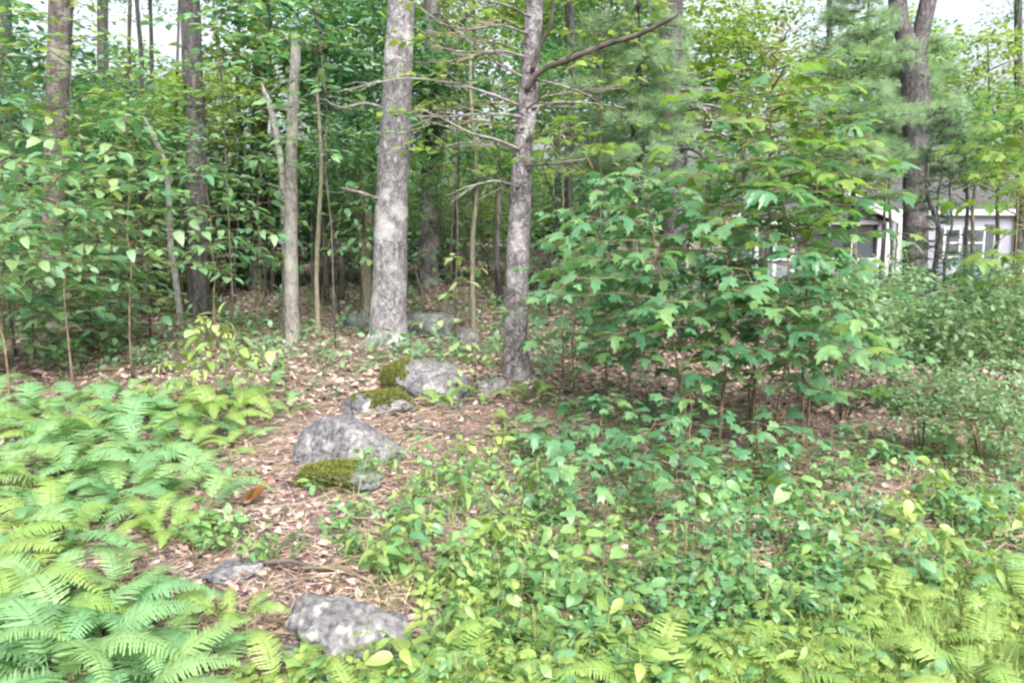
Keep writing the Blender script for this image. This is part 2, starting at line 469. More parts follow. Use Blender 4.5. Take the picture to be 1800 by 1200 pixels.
L = {}
L['maple'] = [palmate('maple_leaf', M['maple'], R(.1, .9), R(-.3, .5), R(.1, 1.0), i) for i in range(9)]
L['maple_y'] = [palmate('maple_leaf', M['maple_y'], R(.1, .4), R(-.1, .2), R(.2, .6), i + 9) for i in range(3)]
L['beech'] = [fan_leaf(OV, b, f, M['beech'], 'leaf') for b, f in ((.15, .25), (.3, .1), (.5, .3), (.05, .45), (.7, .15))]
L['pale'] = [fan_leaf(OV, b, f, M['pale'], 'leaf') for b, f in ((.15, .2), (.35, .1))]
TOOTH = [(0, 0), (.15, .06), (.2, .16), (.27, .2), (.26, .31), (.32, .36), (.28, .48), (.31, .54), (.24, .66), (.25, .72), (.14, .84), (.12, .9), (0, 1.0)]
NAR = [(0, 0), (.09, .1), (.15, .3), (.16, .5), (.11, .75), (.04, .93), (0, 1.0)]
def leaflets(mat, n, seed, spreadx=.75):
    """compound leaf: leaflets along a short midrib, one at the tip"""
    rd = random.Random(seed); vs_, fs = [], []
    src = fan_leaf(OV2, .25, .2, mat, 'leaflet')
    sv = [v.co.copy() for v in src.vertices]; sf = [tuple(p.vertices) for p in src.polygons]
    bpy.data.meshes.remove(src)
    spots = [(0, .55, 0, .5)]
    for k in range(n):
        y_ = .12 + .42 * k / max(1, n - 1) if n > 1 else .5
        spots += [(.02, y_, -1.05 + rd.uniform(-.15, .15), .42), (-.02, y_, 1.05 + rd.uniform(-.15, .15), .42)]
    for x_, y_, a_, sc in spots:
        b_ = len(vs_); c_, q_ = math.cos(a_), math.sin(a_); tz = rd.uniform(-.3, .1)
        for v in sv: vs_.append((x_ + sc * (c_ * v.x - q_ * v.y), y_ + sc * (q_ * v.x + c_ * v.y), sc * (v.z + tz * v.y)))
        fs += [tuple(b_ + i_ for i_ in f) for f in sf]
    b_ = len(vs_); vs_ += [(-.008, 0, 0), (.008, 0, 0), (0, .6, 0)]; fs.append((b_, b_ + 1, b_ + 2))
    me = bpy.data.meshes.new('leaf'); me.from_pydata(vs_, [], fs); me.update(); me.materials.append(mat)
    return me
L['seed'] = [fan_leaf(o, b, f, M['seed'], 'leaf') for o, b, f in ((TOOTH, .3, .2), (TOOTH, .5, .05), (OV2, .4, .25), (NAR, .6, .3))] + [leaflets(M['seed'], 1, 1), leaflets(M['seed'], 3, 2)]
L['seed_d'] = [fan_leaf(o, b, f, M['seed_d'], 'leaf') for o, b, f in ((TOOTH, .3, .2), (OV, .45, .12))] + [palmate('leaf', M['seed_d'], .3, .1, .3, 3), leaflets(M['seed_d'], 1, 4)]
L['seed_y'] = [fan_leaf(o, b, f, M['seed_y'], 'leaf') for o, b, f in ((OV2, .35, .3), (NAR, .7, .3), (TOOTH, .5, .2))] + [leaflets(M['seed_y'], 2, 6)]

def leaf_obj(me, parent, pos, d, up, s, name='leaf', roll=0.0):
    d = d.normalized()
    x = d.cross(up)
    if x.length < 1e-4: x = d.orthogonal()
    x.normalize(); z = x.cross(d)
    if roll:
        c, s_ = math.cos(roll), math.sin(roll)
        x, z = x * c + z * s_, z * c - x * s_
    o = bpy.data.objects.new(name, me)
    o.parent = parent
    o.matrix_local = Matrix(((x.x * s, d.x * s, z.x * s, pos.x), (x.y * s, d.y * s, z.y * s, pos.y), (x.z * s, d.z * s, z.z * s, pos.z), (0, 0, 0, 1)))
    C.objects.link(o)
    return o

# ---- many leaves in one mesh (numpy)
T6 = (np.array([(0, 0, 0), (.27, .35, .06), (.2, .72, .02), (0, 1, -.08), (-.2, .72, .02), (-.27, .35, .06)]), np.array([(0, 1, 5), (1, 2, 5), (2, 4, 5), (2, 3, 4)]))
T4 = (np.array([(0, 0, 0), (.3, .5, .04), (0, 1, -.06), (-.3, .5, .04)]), np.array([(0, 1, 3), (1, 2, 3)]))
TLIT = (np.array([(0, 0, .0), (.24, .3, .16), (.2, .7, .08), (0.06, 1, .26), (-.18, .72, .18), (-.24, .35, .04)]), np.array([(0, 1, 5), (1, 2, 5), (2, 4, 5), (2, 3, 4)]))
TN = (np.array([(-.5, 0, 0), (.5, 0, 0), (.3, 1, 0), (-.3, 1, 0)]), np.array([(0, 1, 2), (0, 2, 3)]))

def norm(a): return a / np.maximum(np.linalg.norm(a, axis=1, keepdims=True), 1e-9)
def scatter(name, pos, d, up, sc, tpl, mat, wid=None):
    d = norm(d); x = norm(np.cross(d, up)); z = np.cross(x, d)
    tv, tf = tpl
    n = len(pos); k = len(tv)
    sc = np.asarray(sc).reshape(-1, 1)
    wx = sc if wid is None else np.asarray(wid).reshape(-1, 1)
    V = (pos[:, None, :] + tv[None, :, 0, None] * (x * wx)[:, None, :] + tv[None, :, 1, None] * (d * sc)[:, None, :] + tv[None, :, 2, None] * (z * sc)[:, None, :])
    Fc = tf[None] + (np.arange(n) * k)[:, None, None]
    return np_mesh(name, V.reshape(-1, 3), Fc.reshape(-1, tf.shape[1]), mat)

def rdir(n, zlo=-.4, zhi=.3):
    a = rng.uniform(0, 2 * math.pi, n); z = rng.uniform(zlo, zhi, n)
    return np.stack([np.cos(a), np.sin(a), z], -1)
def rup(n, k=.5):
    return norm(np.stack([rng.normal(0, k, n), rng.normal(0, k, n), np.ones(n)], -1))

def crown_mesh(name, rx, ry, rz, nclump, per, leaf, mat, flat=.3, cr=.45, tpl=T6, hollow=.35, tilt=.5):
    """leaves in layered clumps through an ellipsoid; centre at the origin"""
    c = rng.normal(size=(nclump, 3)); c = norm(c) * (rng.uniform(hollow ** 3, 1, (nclump, 1)) ** (1 / 3))
    c *= np.array([rx, ry, rz]) * rng.uniform(.8, 1.12, (nclump, 1))
    rad = cr * rng.uniform(.55, 1.35, nclump)
    ci = np.repeat(np.arange(nclump), per)
    n = len(ci)
    off = norm(rng.normal(size=(n, 3))) * (rng.uniform(0, 1, (n, 1)) ** .5) * rad[ci][:, None]
    off[:, 2] *= flat
    out = norm(np.stack([c[:, 0], c[:, 1], np.zeros(nclump)], -1))[ci]
    pos = c[ci] + off - np.array([0, 0, 1]) * (np.linalg.norm(off[:, :2], axis=1)[:, None] * .25)
    d = out * .5 + norm(off + 1e-6) * .8 + rdir(n, -.5, .25) * .6
    return scatter(name, pos, d, rup(n, tilt), leaf * rng.uniform(.6, 1.25, n), tpl, mat)

# ------------------------------------------------------------------ litter, needles, low green cover (uncountable)
def floor_points(n, ulo, uhi, vlo, vhi, mask=None):
    """floor points, even over the picture's ground area and a margin round it"""
    out = []
    while len(out) < n:
        u, v = R(ulo, uhi), R(vlo, vhi)
        if mask and not mask(u, v): continue
        p = G(u, v)
        if p.y < 45: out.append(p)
    return out

def floor_np(n, y0, y1, power=1.0):
    y = y0 + (y1 - y0) * rng.uniform(0, 1, n) ** power
    x = rng.uniform(-.8, .8, n) * (y + .6)
    return x, y

def slope_up(x, y):
    e = .04
    nx = -(gh(x + e, y) - gh(x - e, y)) / (2 * e); ny = -(gh(x, y + e) - gh(x, y - e)) / (2 * e)
    return norm(np.stack([nx, ny, np.ones_like(nx)], -1))

n = 42000
x, y = floor_np(n, 1.6, 26, 1.5)
up = norm(slope_up(x, y) + rng.normal(0, .4, (n, 3)))
pos = np.stack([x, y, gh(x, y) + rng.uniform(.002, .03, n)], -1)
n2 = 24000
x2, y2 = floor_np(n2, 7, 24, 1.2)
up = np.concatenate([up, norm(slope_up(x2, y2) + rng.normal(0, .5, (n2, 3)))])
pos = np.concatenate([pos, np.stack([x2, y2, gh(x2, y2) + rng.uniform(.004, .04, n2)], -1)])
sz = np.concatenate([rng.uniform(.025, .07, n), rng.uniform(.05, .11, n2)]); n += n2
litter = link('leaf_litter', scatter('leaf_litter', pos, rdir(n, -.2, .3), up, sz, TLIT, M['litter']))
tag(litter, 'brown and tan fallen leaves covering the forest floor', 'leaf litter', kind='stuff')
n = 60000
x, y = floor_np(n, 1.8, 12, 1.2)
pos = np.stack([x, y, gh(x, y) + rng.uniform(.004, .03, n)], -1)
needles = link('fallen_needles', scatter('fallen_needles', pos, rdir(n, -.12, .12), rup(n, .3), rng.uniform(.06, .12, n), TN, M['pineneedle'], rng.uniform(.003, .005, n)))
tag(needles, 'pinkish tan fallen pine needles strewn over the forest floor', 'pine needles', kind='stuff')

n = 5000
x, y = floor_np(n, 1.8, 16, 1.2)
pos = np.stack([x, y, gh(x, y) + rng.uniform(.01, .04, n)], -1)
TS = (np.array([(-.5, 0, 0), (.5, 0, 0), (.3, 1, .1), (-.3, 1, .1), (0, 0, .03), (0, 1, .13)]), np.array([(0, 1, 2), (0, 2, 3), (0, 4, 5), (0, 5, 3), (4, 1, 2), (4, 2, 5)]))
tl = link('twig_litter', scatter('twig_litter', pos, rdir(n, -.1, .15), rup(n, .2), rng.uniform(.08, .35, n), TS, M['twig'], rng.uniform(.005, .012, n)))
tag(tl, 'small brown twigs scattered through the leaf litter', 'twigs', kind='stuff')

# ------------------------------------------------------------------ boulders
def rock_mesh(name, size, seed, mat, sub=4, cuts=9, rough=.1, flat_top=False):
    rd = random.Random(seed)
    import bmesh
    bm = bmesh.new(); bmesh.ops.create_icosphere(bm, subdivisions=sub + 1, radius=1)
    pl = []
    for _ in range(cuts):
        a = rd.uniform(0, 2 * math.pi); z = rd.uniform(-.5, .9)
        pl.append((Vector((math.cos(a) * math.sqrt(1 - z * z), math.sin(a) * math.sqrt(1 - z * z), z)), rd.uniform(.62, .9)))
    if flat_top: pl.append((Vector((rd.uniform(-.15, .15), rd.uniform(-.2, .1), 1)).normalized(), .6))
    so = Vector((rd.uniform(-9, 9), rd.uniform(-9, 9), rd.uniform(-9, 9)))
    for v in bm.verts:
        d = v.co.normalized(); r = 1.0
        for nn, dd in pl:
            k = d.dot(nn)
            if k > .05: r = min(r, dd / k)
        r *= 1 + rough * noise.fractal(d * 2.2 + so, 1, 2, 4) + .035 * noise.fractal(d * 8 + so, 1, 2, 4)
        v.co = Vector((d.x * r * size[0], d.y * r * size[1], d.z * r * size[2]))
    for f in bm.faces: f.smooth = True
    me = bpy.data.meshes.new(name); bm.to_mesh(me); bm.free()
    me.materials.append(mat)
    return me

def boulder(u, v, w_px, hfrac, dfrac, seed, label, mat='rock', moss=None, sink=.32, rz=0, flat_top=True, name='boulder', rough=.1, cuts=9):
    """u,v: foot of the stone's near side in the photograph; w_px its width there"""
    p = G(u, v)
    dc = p.y
    w = w_px / F * dc
    size = (w / 2, w / 2 * dfrac, w * hfrac)
    loc = (p.x, p.y + size[1] * .7, p.z + size[2] * (1 - sink * 2) * .5)
    me = rock_mesh(name, size, seed, M[mat], flat_top=flat_top, rough=rough, cuts=cuts)
    if moss:
        root = empty(name, loc, label, 'boulder', 'granite boulders of the tumbled stone line', rz)
        link('stone', me, root)
        vs_, ns = [], []
        for q in me.vertices:
            if moss(q.co.x / size[0], q.co.y / size[1], q.co.z / size[2]) + .55 * noise.fractal(q.co * 7 / w, 1, 2, 3) + R(-.22, .22) > .5:
                vs_.append(tuple(q.co)); ns.append(tuple(q.normal))
        vs_ = np.array(vs_); ns = np.array(ns)
        k = max(1, int(16000 / len(vs_)))
        pos = np.repeat(vs_, k, 0) + rng.normal(0, .009, (len(vs_) * k, 3)) - np.repeat(ns, k, 0) * .004
        nn = np.repeat(ns, k, 0)
        me2 = scatter('moss', pos, nn + rng.normal(0, .7, pos.shape), rup(len(pos), 1), rng.uniform(.008, .022, len(pos)), T4, M['moss'])
        link('moss', me2, root)
    else:
        root = link(name, me); root.location = loc; root.rotation_euler = (0, 0, rz)
        tag(root, label, 'boulder', 'granite boulders of the tumbled stone line')
    return root

boulder(602, 818, 205, .33, .8, 3, 'large rounded grey boulder in the middle with a dark shaded face', rz=.2, cuts=3, flat_top=False, rough=.06)
boulder(595, 862, 175, .22, .7, 8, 'moss-covered stone at the foot of the large rounded grey boulder', 'rock_d', moss=lambda x, y, z: .5 + .6 * z - .7 * (x > .3) - .2 * x, sink=.2)
boulder(660, 728, 150, .26, .9, 12, 'flat pale slab with a mossy top behind the large rounded grey boulder', moss=lambda x, y, z: -.3 + 1.1 * z + .35 * (x > .1) + .2 * y, rz=-.2)
boulder(742, 700, 170, .38, .8, 21, 'pinkish grey block of stone just below the thick grey trunk', moss=lambda x, y, z: -.35 + .9 * z - .9 * x - .5 * (x > -.3), rz=.15)
boulder(594, 1168, 270, .42, .6, 5, 'speckled pale granite boulder among ferns at the bottom edge', 'rock_l', rz=-.15, rough=.14)
boulder(500, 1168, 95, .3, .8, 31, 'small dark stone beside the speckled granite boulder at the bottom', 'rock_d')
boulder(400, 1020, 120, .2, .8, 40, 'low pale stone half buried in fern litter', rz=.4)
boulder(748, 592, 110, .45, .8, 52, 'dark greenish boulder right behind the thick grey trunk', 'rock_d', rz=.3)
boulder(640, 580, 80, .45, .8, 53, 'dark low stone showing left of the thick grey trunk foot', 'rock_d')
boulder(822, 605, 50, .6, .8, 57, 'small pale upright stone between the thick trunk and the pine')
boulder(868, 694, 70, .42, .8, 59, 'pale stone in front of the pine trunk foot')
boulder(1535, 525, 80, .3, .9, 66, 'unidentified blue-grey flat shape in the shrubs below the house porch, built as stone', 'rock_d')  # stand-in for a blue-grey shape of unknown nature, built as a flat stone
boulder(690, 1120, 90, .42, .8, 71, 'dark stone added as the deep shadow in the hollow right of the speckled boulder', 'rock_d')  # dark stone put in to make the hollow's deep shadow

# ------------------------------------------------------------------ trees with trunks seen in the photograph
def smooth_poly(pts, rad, seg=5):
    out, ro = [], []
    n = len(pts)
    for i in range(n - 1):
        p0, p1, p2, p3 = pts[max(i - 1, 0)], pts[i], pts[i + 1], pts[min(i + 2, n - 1)]
        for k in range(seg):
            t = k / seg
            out.append(.5 * ((2 * p1) + (p2 - p0) * t + (2 * p0 - 5 * p1 + 4 * p2 - p3) * t * t + (3 * p1 - p0 - 3 * p2 + p3) * t ** 3))
            ro.append(rad[i] + (rad[i + 1] - rad[i]) * t)
    out.append(pts[-1]); ro.append(rad[-1])
    return out, ro

HIGH = []
for i in range(4):
    HIGH.append(crown_mesh('crown', 1.9, 1.9, 1.7, 44, 24, .13, M['crown'], flat=.45, cr=.55))
def trunk_px(pts, y):
    """[(u, v, width px)] at distance y -> points relative to the base, radii"""
    P = [PY(u, v, y) for u, v, w in pts]
    rr = [w / 2 / F * (y * CP) for u, v, w in pts]
    return P, rr

def tree(name, label, pts, y, mat, top=9.5, crown=True, flare=1.35, jag=.10, group=None, crown_mat=None, n=14, low=None, cat='tree', broken=False):
    P, rr = trunk_px(pts, y)
    base = XG(pts[0][0], y)
    # run the lowest point down to the floor
    P[0] = Vector((P[0].x, P[0].y, min(P[0].z, base.z)))
    P[0].z = base.z - .08
    root = empty(name, (P[0].x, P[0].y, base.z), label, cat, group)
    if not broken:
        d = (P[-1] - P[-2]).normalized()
        d.x *= .5; d.normalize()
        e = P[-1] + d * max(.5, (top - P[-1].z))
        P += [P[-1].lerp(e, .5) + Vector((R(-1, 1), R(-1, 1), 0)) * min(.1, rr[-1]), e]; rr += [rr[-1] * .75, rr[-1] * .25]
    o = Vector((P[0].x, P[0].y, base.z))
    loc = [p - o for p in P]
    pts2, rad2 = smooth_poly(loc, rr, 8)
    for i, p in enumerate(pts2):
        rad2[i] *= 1 + (flare - 1) * math.exp(-max(0, p.z) / .22)
    if broken and rad2[-1] < .05 and 'snag' not in name: rad2[-6:] = [rad2[-6] * q for q in (1, .85, .68, .5, .32, .12)]
    mb = MB().tube(pts2, rad2, n, jag)
    if 'snag' in name:
        for k in range(n):        # splintered end
            mb.v[-1 - k] += Vector((0, 0, R(-.3, .12)))
        for z_ in (.6, 1.25, 1.9, 2.3, 2.8):
            a_ = R(0, 6.28); q = min(pts2, key=lambda w_: abs(w_.z - z_))
            MB().tube([q, q + Vector((math.cos(a_) * .14, math.sin(a_) * .14, .05)), q + Vector((math.cos(a_) * R(.2, .5), math.sin(a_) * .3, R(.05, .2)))], [.012, .009, .003], 5, .2).build('branch_stub', M[mat], root)
    if 'leaning' in name:
        for f_ in (.35, .55, .7, .85):
            q = pts2[int(f_ * (len(pts2) - 1))]; a_ = R(0, 6.28); e_ = q + Vector((math.cos(a_) * R(.3, .6), math.sin(a_) * .4, R(.1, .35)))
            MB().tube([q, q.lerp(e_, .5) + Vector((0, 0, .04)), e_], [.009, .006, .002], 4, .2).build('branch', M[mat], root)
    mb.build('trunk', M[mat], root)
    if crown and not broken:
        tp = loc[-1]
        for k in range(4 if top > 7 else 2):
            a = R(0, 6.28); l = R(.9, 1.5)
            s = loc[-2].lerp(tp, R(0, .6)); e = s + Vector((math.cos(a) * l, math.sin(a) * l, R(.5, 1.1)))
            MB().tube([s, s.lerp(e, .5) + Vector((0, 0, .1)), e], [.035, .025, .008], 5).build('branch', M[mat], root)
        c = link('crown', random.choice(HIGH), root)
        c.location = tp + Vector((0, 0, -.3)); c.scale = [(.5 if n < 8 else 1)] * 3; c.rotation_euler = (0, 0, R(0, 6.28))
    return root, loc, o

main, ml, mo = tree('hardwood_tree', 'thick pale grey trunk rising behind the tumbled boulders', [(684, 606, 64), (684, 520, 60), (688, 380, 57), (696, 200, 53), (705, 0, 46)], 9.8, 'bark_main', 11, n=20, jag=.07)
# buttress roots at its foot
for a, l in ((-2.2, .55), (-.7, .45), (2.6, .4), (3.6, .5), (-1.5, .4)):
    s = Vector((math.cos(a) * .12, math.sin(a) * .12, .22)); e = Vector((math.cos(a) * l, math.sin(a) * l, -.06))
    MB().tube([s, s.lerp(e, .45) + Vector((0, 0, -.05)), e], [.07, .06, .02], 7, .1).build('root', M['bark_main'], main)
pine, pl_, po = tree('pine_tree', 'grey flaky pine trunk with bare dead branches beside the maple', [(908, 645, 46), (907, 560, 41), (912, 420, 39), (915, 330, 37), (919, 260, 32), (926, 190, 34), (932, 110, 32), (940, 0, 31)], 8.1, 'bark_pine', 11, n=16, jag=.13)
tree('dead_snag', 'slim pale dead trunk with a snapped top', [(514, 605, 25), (512, 450, 23), (512, 300, 21), (517, 150, 18), (520, 110, 18), (519, 70, 16)], 9.9, 'bark_pale', broken=True, jag=.13, flare=1.2, cat='tree')
tree('dark_tree', 'straight dark almost black trunk in the woods on the left', [(345, 470, 37), (345, 250, 34), (338, 100, 33), (334, 0, 32)], 11.6, 'bark_dark', 11)
tree('brown_tree', 'rough brown trunk near the left edge behind leafy understorey', [(97, 590, 40), (96, 400, 38), (100, 200, 36), (104, 30, 34)], 11, 'bark_brown', 10)
tree('brown_tree', 'dim olive-brown trunk just left of the slim snapped snag', [(452, 470, 30), (455, 300, 28), (458, 100, 27), (462, 0, 25)], 14.2, 'bark_olive', 11)
tree('grey_tree', 'blue-grey trunk standing behind and right of the thick grey trunk', [(752, 500, 38), (756, 330, 34), (758, 200, 31), (760, 0, 29)], 14.5, 'bark_pine', 11)
tree('grey_tree', 'thin grey trunk under the sky gap at the upper left', [(182, 470, 20), (182, 250, 19), (180, 0, 17)], 20, 'bark_dark', 11)
tree('grey_tree', 'slender dark trunk at the far left edge', [(12, 500, 20), (12, 250, 19), (10, 0, 18)], 18, 'bark_dark', 10)
tree('forked_tree', 'dark trunk forking into two stems at the upper right', [(1612, 500, 42), (1610, 300, 42), (1608, 130, 44), (1590, 60, 30), (1578, 0, 30)], 12.6, 'bark_grey', 11)
ft = bpy.data.objects['forked_tree']
Pq = [PY(1606, 130, 12.6), PY(1616, 70, 12.6), PY(1632, 0, 12.6), PY(1650, -200, 12.6)]
MB().tube([p - ft.location for p in Pq], [.15, .13, .12, .07], 12, .08).build('fork_stem', M['bark_grey'], ft)
dk, dkl, dko = tree('conifer_tree', 'violet-brown conifer trunk hung with bare dead twigs behind the maple top', [(1186, 520, 48), (1184, 250, 46), (1180, 60, 44), (1178, 0, 43)], 11.4, 'bark_grey', 10)
for u, v0, v1, w, y, lab in ((560, 580, 205, 9, 10.3, 'straight pole-thin pale sapling right of the snapped snag'), (832, 525, 165, 9, 10.8, 'thin pale sapling between the thick trunk and the pine'),
                            (645, 480, 350, 19, 11.2, 'pale slender stem half hidden left of the thick grey trunk'), (245, 480, 0, 9, 14, 'wiry dark stem left of the black trunk'),
                            (268, 470, 0, 8, 15, 'second wiry stem left of the black trunk, the thinner of the two'), (1455, 470, 0, 12, 18, 'thin dark stem rising behind the maple crown'),
                            (1790, 480, 0, 16, 19, 'thin dark stem at the right edge under the bright sky'), (420, 470, 60, 10, 15, 'slender grey stem between the black trunk and the snapped snag'), (1005, 500, 0, 10, 13, 'slim grey stem just right of the pine trunk')):
    ps = [(u, v0, w * 1.15)] + [(u + R(-5, 5), v0 + (v1 - v0) * k / 4, w * (1 - .06 * k)) for k in range(1, 5)]
    r_, l_, o_ = tree('sapling', lab, ps, y, 'bark_sap' if 'pale' in lab else 'bark_dark', 7.5 if v1 < 50 else 0, crown=v1 < 50, flare=1.1, jag=.05, n=7)
# thin poles through the woods
for k in range(9):
    u = 20 + 1000 * (k + R(.1, .9)) / 9; y = R(11.5, 19); w = R(5, 11)
    near = min([(100, 'the rough brown trunk'), (340, 'the black trunk'), (515, 'the snapped snag'), (690, 'the thick grey trunk'), (918, 'the pine')], key=lambda q: abs(q[0] - u))
    lab = random.choice(('wiry', 'slim', 'pole-thin', 'spindly')) + random.choice((' grey', ' olive', ' dark')) + ' stem in the woods ' + (str(int(abs(u - near[0]) / 20)) if abs(u - near[0]) > 40 else 'one') + ' trunk-width' + ('s' if abs(u - near[0]) > 40 else '') + (' left of ' if u < near[0] else ' right of ') + near[1]
    ps = [(u, 480, w * 1.2)] + [(u + R(-9, 9), 480 - 125 * q, w * (1 - .07 * q)) for q in range(1, 5)]
    tree('sapling', lab, ps, y, random.choice(('bark_dark', 'bark_olive', 'bark_sap', 'bark_grey')), 7.0, flare=1.1, jag=.05, n=6, group='thin stems in the woods')
# the two kinked pale saplings
for pts, y, lab in (([(318, 545, 12), (310, 500, 12), (300, 430, 12), (297, 350, 11), (290, 290, 11), (270, 240, 9), (252, 205, 8)], 11, 'pale leaning sapling with a kink in front of the black trunk'),
                    ([(500, 480, 12), (497, 330, 11), (488, 250, 11), (475, 190, 10), (458, 143, 8)], 11.5, 'pale curved dead sapling leaning away from the snapped snag')):
    tree('leaning_sapling', lab, pts, y, 'bark_pale', 0, broken=True, flare=1.15, jag=.06, n=8)

def limb(parent, o, pts, y, mat, name='branch', twigs=0, dy=0.0, n=6):
    m = len(pts)
    P = [PY(u, v, y + dy * i / max(1, m - 1)) - o for i, (u, v, w) in enumerate(pts)]
    rr = [w / 2 / F * y for u, v, w in pts]
    P, rr = smooth_poly(P, rr, 4)
    mb = MB().tube(P, rr, n, .12)
    for _ in range(twigs):
        i = random.randrange(len(P) // 4, len(P) - 1)
        d = (P[i + 1] - P[i]).normalized() + Vector((R(-.7, .7), R(-.9, .9), R(-.6, .7)))
        l = R(.12, .5)
        mb.tube([P[i], P[i] + d * l * .5 + Vector((0, 0, R(-.03, .03))), P[i] + d * l], [.005, .004, .0015], 3)
    return mb.build(name, M[mat], parent)

limb(pine, po, [(925, 160, 9), (950, 125, 9), (1000, 105, 10), (1060, 80, 9), (1120, 62, 8), (1192, 27, 5)], 8.0, 'twig_dark', twigs=10, dy=-.6)
limb(pine, po, [(935, 125, 8), (952, 75, 8), (968, 45, 7), (974, -20, 6), (985, -90, 4)], 8.0, 'twig_dark', twigs=4, dy=-.3)
for pts in ([(912, 185, 6), (860, 165, 5), (800, 148, 4), (720, 138, 3), (640, 150, 2)], [(912, 262, 6), (870, 245, 5), (830, 235, 4), (770, 205, 3), (730, 190, 2)],
            [(915, 205, 5), (860, 200, 4), (790, 205, 3), (735, 206, 2)], [(918, 135, 5), (880, 115, 4), (850, 95, 3), (810, 60, 2)],
            [(922, 100, 5), (880, 90, 4), (820, 92, 3), (760, 80, 2)], [(928, 60, 5), (880, 45, 4), (820, 52, 3), (770, 40, 2)], [(930, 30, 5), (890, 10, 4), (840, 0, 3)],
            [(935, 190, 5), (980, 180, 4), (1040, 182, 3), (1100, 190, 2)], [(925, 290, 5), (970, 288, 4), (1030, 280, 3)], [(940, 140, 5), (990, 152, 4), (1040, 170, 3)], [(912, 330, 5), (870, 318, 4), (820, 330, 2)]):
    limb(pine, po, pts, 8.0, 'twig_grey', twigs=9, dy=R(-.8, .6), n=5)
for k in range(11):
    v = R(10, 340); sd = random.choice((-1, -1, 1)); l = R(50, 190)
    limb(pine, po, [(918 + sd * 8, v, 3.5), (918 + sd * l * .5, v - R(-4, 18), 2.6), (918 + sd * l, v - R(-20, 30), 1.3)], 8.0, random.choice(('twig_grey', 'twig')), twigs=8, dy=R(-1, 1), n=4)
limb(main, mo, [(672, 190, 7), (640, 182, 6), (600, 190, 4), (570, 175, 3)], 9.7, 'twig_grey', twigs=5, dy=-.4)
limb(main, mo, [(665, 350, 6), (640, 340, 5), (600, 330, 3)], 9.7, 'twig_grey', twigs=5, dy=-.3)
for k in range(16):
    v = R(120, 290); s = random.choice((-1, 1)); l = R(60, 150)
    limb(dk, dko, [(1184, v, 7), (1184 + s * l * .5, v + R(-12, 12), 5), (1184 + s * l, v + R(-10, 35), 2.5)], 11.3, 'twig_grey' if k % 2 else 'twig_dark', twigs=9, dy=R(-1.2, .8), n=5)

# ------------------------------------------------------------------ conifers with needles
def bough(mbn, mw, start, d, length, nlen, tuft):
    """a drooping bough: twig in mw, needle positions and directions appended to mbn"""
    P = []
    for k in range(6):
        t = k / 5
        P.append(start + d * length * t + Vector((0, 0, -.22 * length * t * t + .1 * length * t)))
    mw.tube(P, [.010 * (1 - .15 * k) for k in range(6)], 4)
    side = d.cross(Vector((0, 0, 1))).normalized()
    for k in range(2, 22):
        t = k / 21
        c = start + d * length * t + Vector((0, 0, -.22 * length * t * t + .1 * length * t))
        for s in (-1, 1):
            l = length * .42 * (1 - t) + .06
            e = c + (side * s * R(.6, 1.1) + d * R(.3, .9)) * l * R(.6, 1) + Vector((0, 0, R(-.05, .06)))
            mw.tube([c, e], [.003, .0015], 3)
            nq = max(1, int(l / .085))
            for q in range(nq):
                mbn.append((c.lerp(e, (q + 1) / nq), (e - c).normalized()))

def conifer(name, label, u, y, H, z0, nb, blen, nlen, mat, tuft=14, group=None, barkm='bark_dark', r=.05):
    base = XG(u, y)
    root = empty(name, base, label, 'tree', group)
    P = [Vector((R(-.04, .04) * k, R(-.04, .04) * k, H * k / 6)) for k in range(7)]
    MB().tube(P, [r * (1 - .14 * k) for k in range(7)], 8, .08).build('trunk', M[barkm], root)
    tips = []; mw = MB()
    for k in range(nb):
        z = z0 + (H - z0) * (k + .5) / nb
        a = k * 2.399 + R(-.3, .3)
        f = 1 - (z - z0) / (H - z0)
        bough(tips, mw, Vector((0, 0, z)), Vector((math.cos(a), math.sin(a), R(-.05, .25))), blen * (.3 + .75 * f) * R(.75, 1.15), nlen, tuft)
    mw.build('branch', M[barkm], root)
    pc = np.array([tuple(t[0]) for t in tips]); pd = np.array([tuple(t[1]) for t in tips])
    n = len(pc)
    pos = np.repeat(pc, tuft, 0) + rng.normal(0, .006, (n * tuft, 3)); d = np.repeat(pd, tuft, 0) + rng.normal(0, .45, (n * tuft, 3)) + np.array([0, 0, .12])
    me = scatter('needles', pos, d, rup(len(pos), 1), nlen * rng.uniform(.7, 1.15, len(pos)), TN, M[mat], np.full(len(pos), (.0042 if nlen > .05 else .003)))
    link('needles', me, root)
    return root
conifer('white_pine', 'soft pale-needled young pine behind the dark dead limb', 1110, 10.2, 4.6, 1.9, 30, 1.2, .11, 'needle', 20)
conifer('white_pine', 'soft blue-green young pine left of the house roof', 1480, 11.5, 5.0, 2.0, 32, 1.35, .11, 'needle', 20)
conifer('white_pine', 'pale feathery pine in front of the house beside the forked trunk', 1590, 13.0, 4.6, 2.6, 24, 1.2, .11, 'needle', 20)
conifer('hemlock', 'dark thin-stemmed young conifer with level boughs in front of the house', 1632, 10.5, 3.1, .5, 34, .62, .032, 'needle_d', 14)

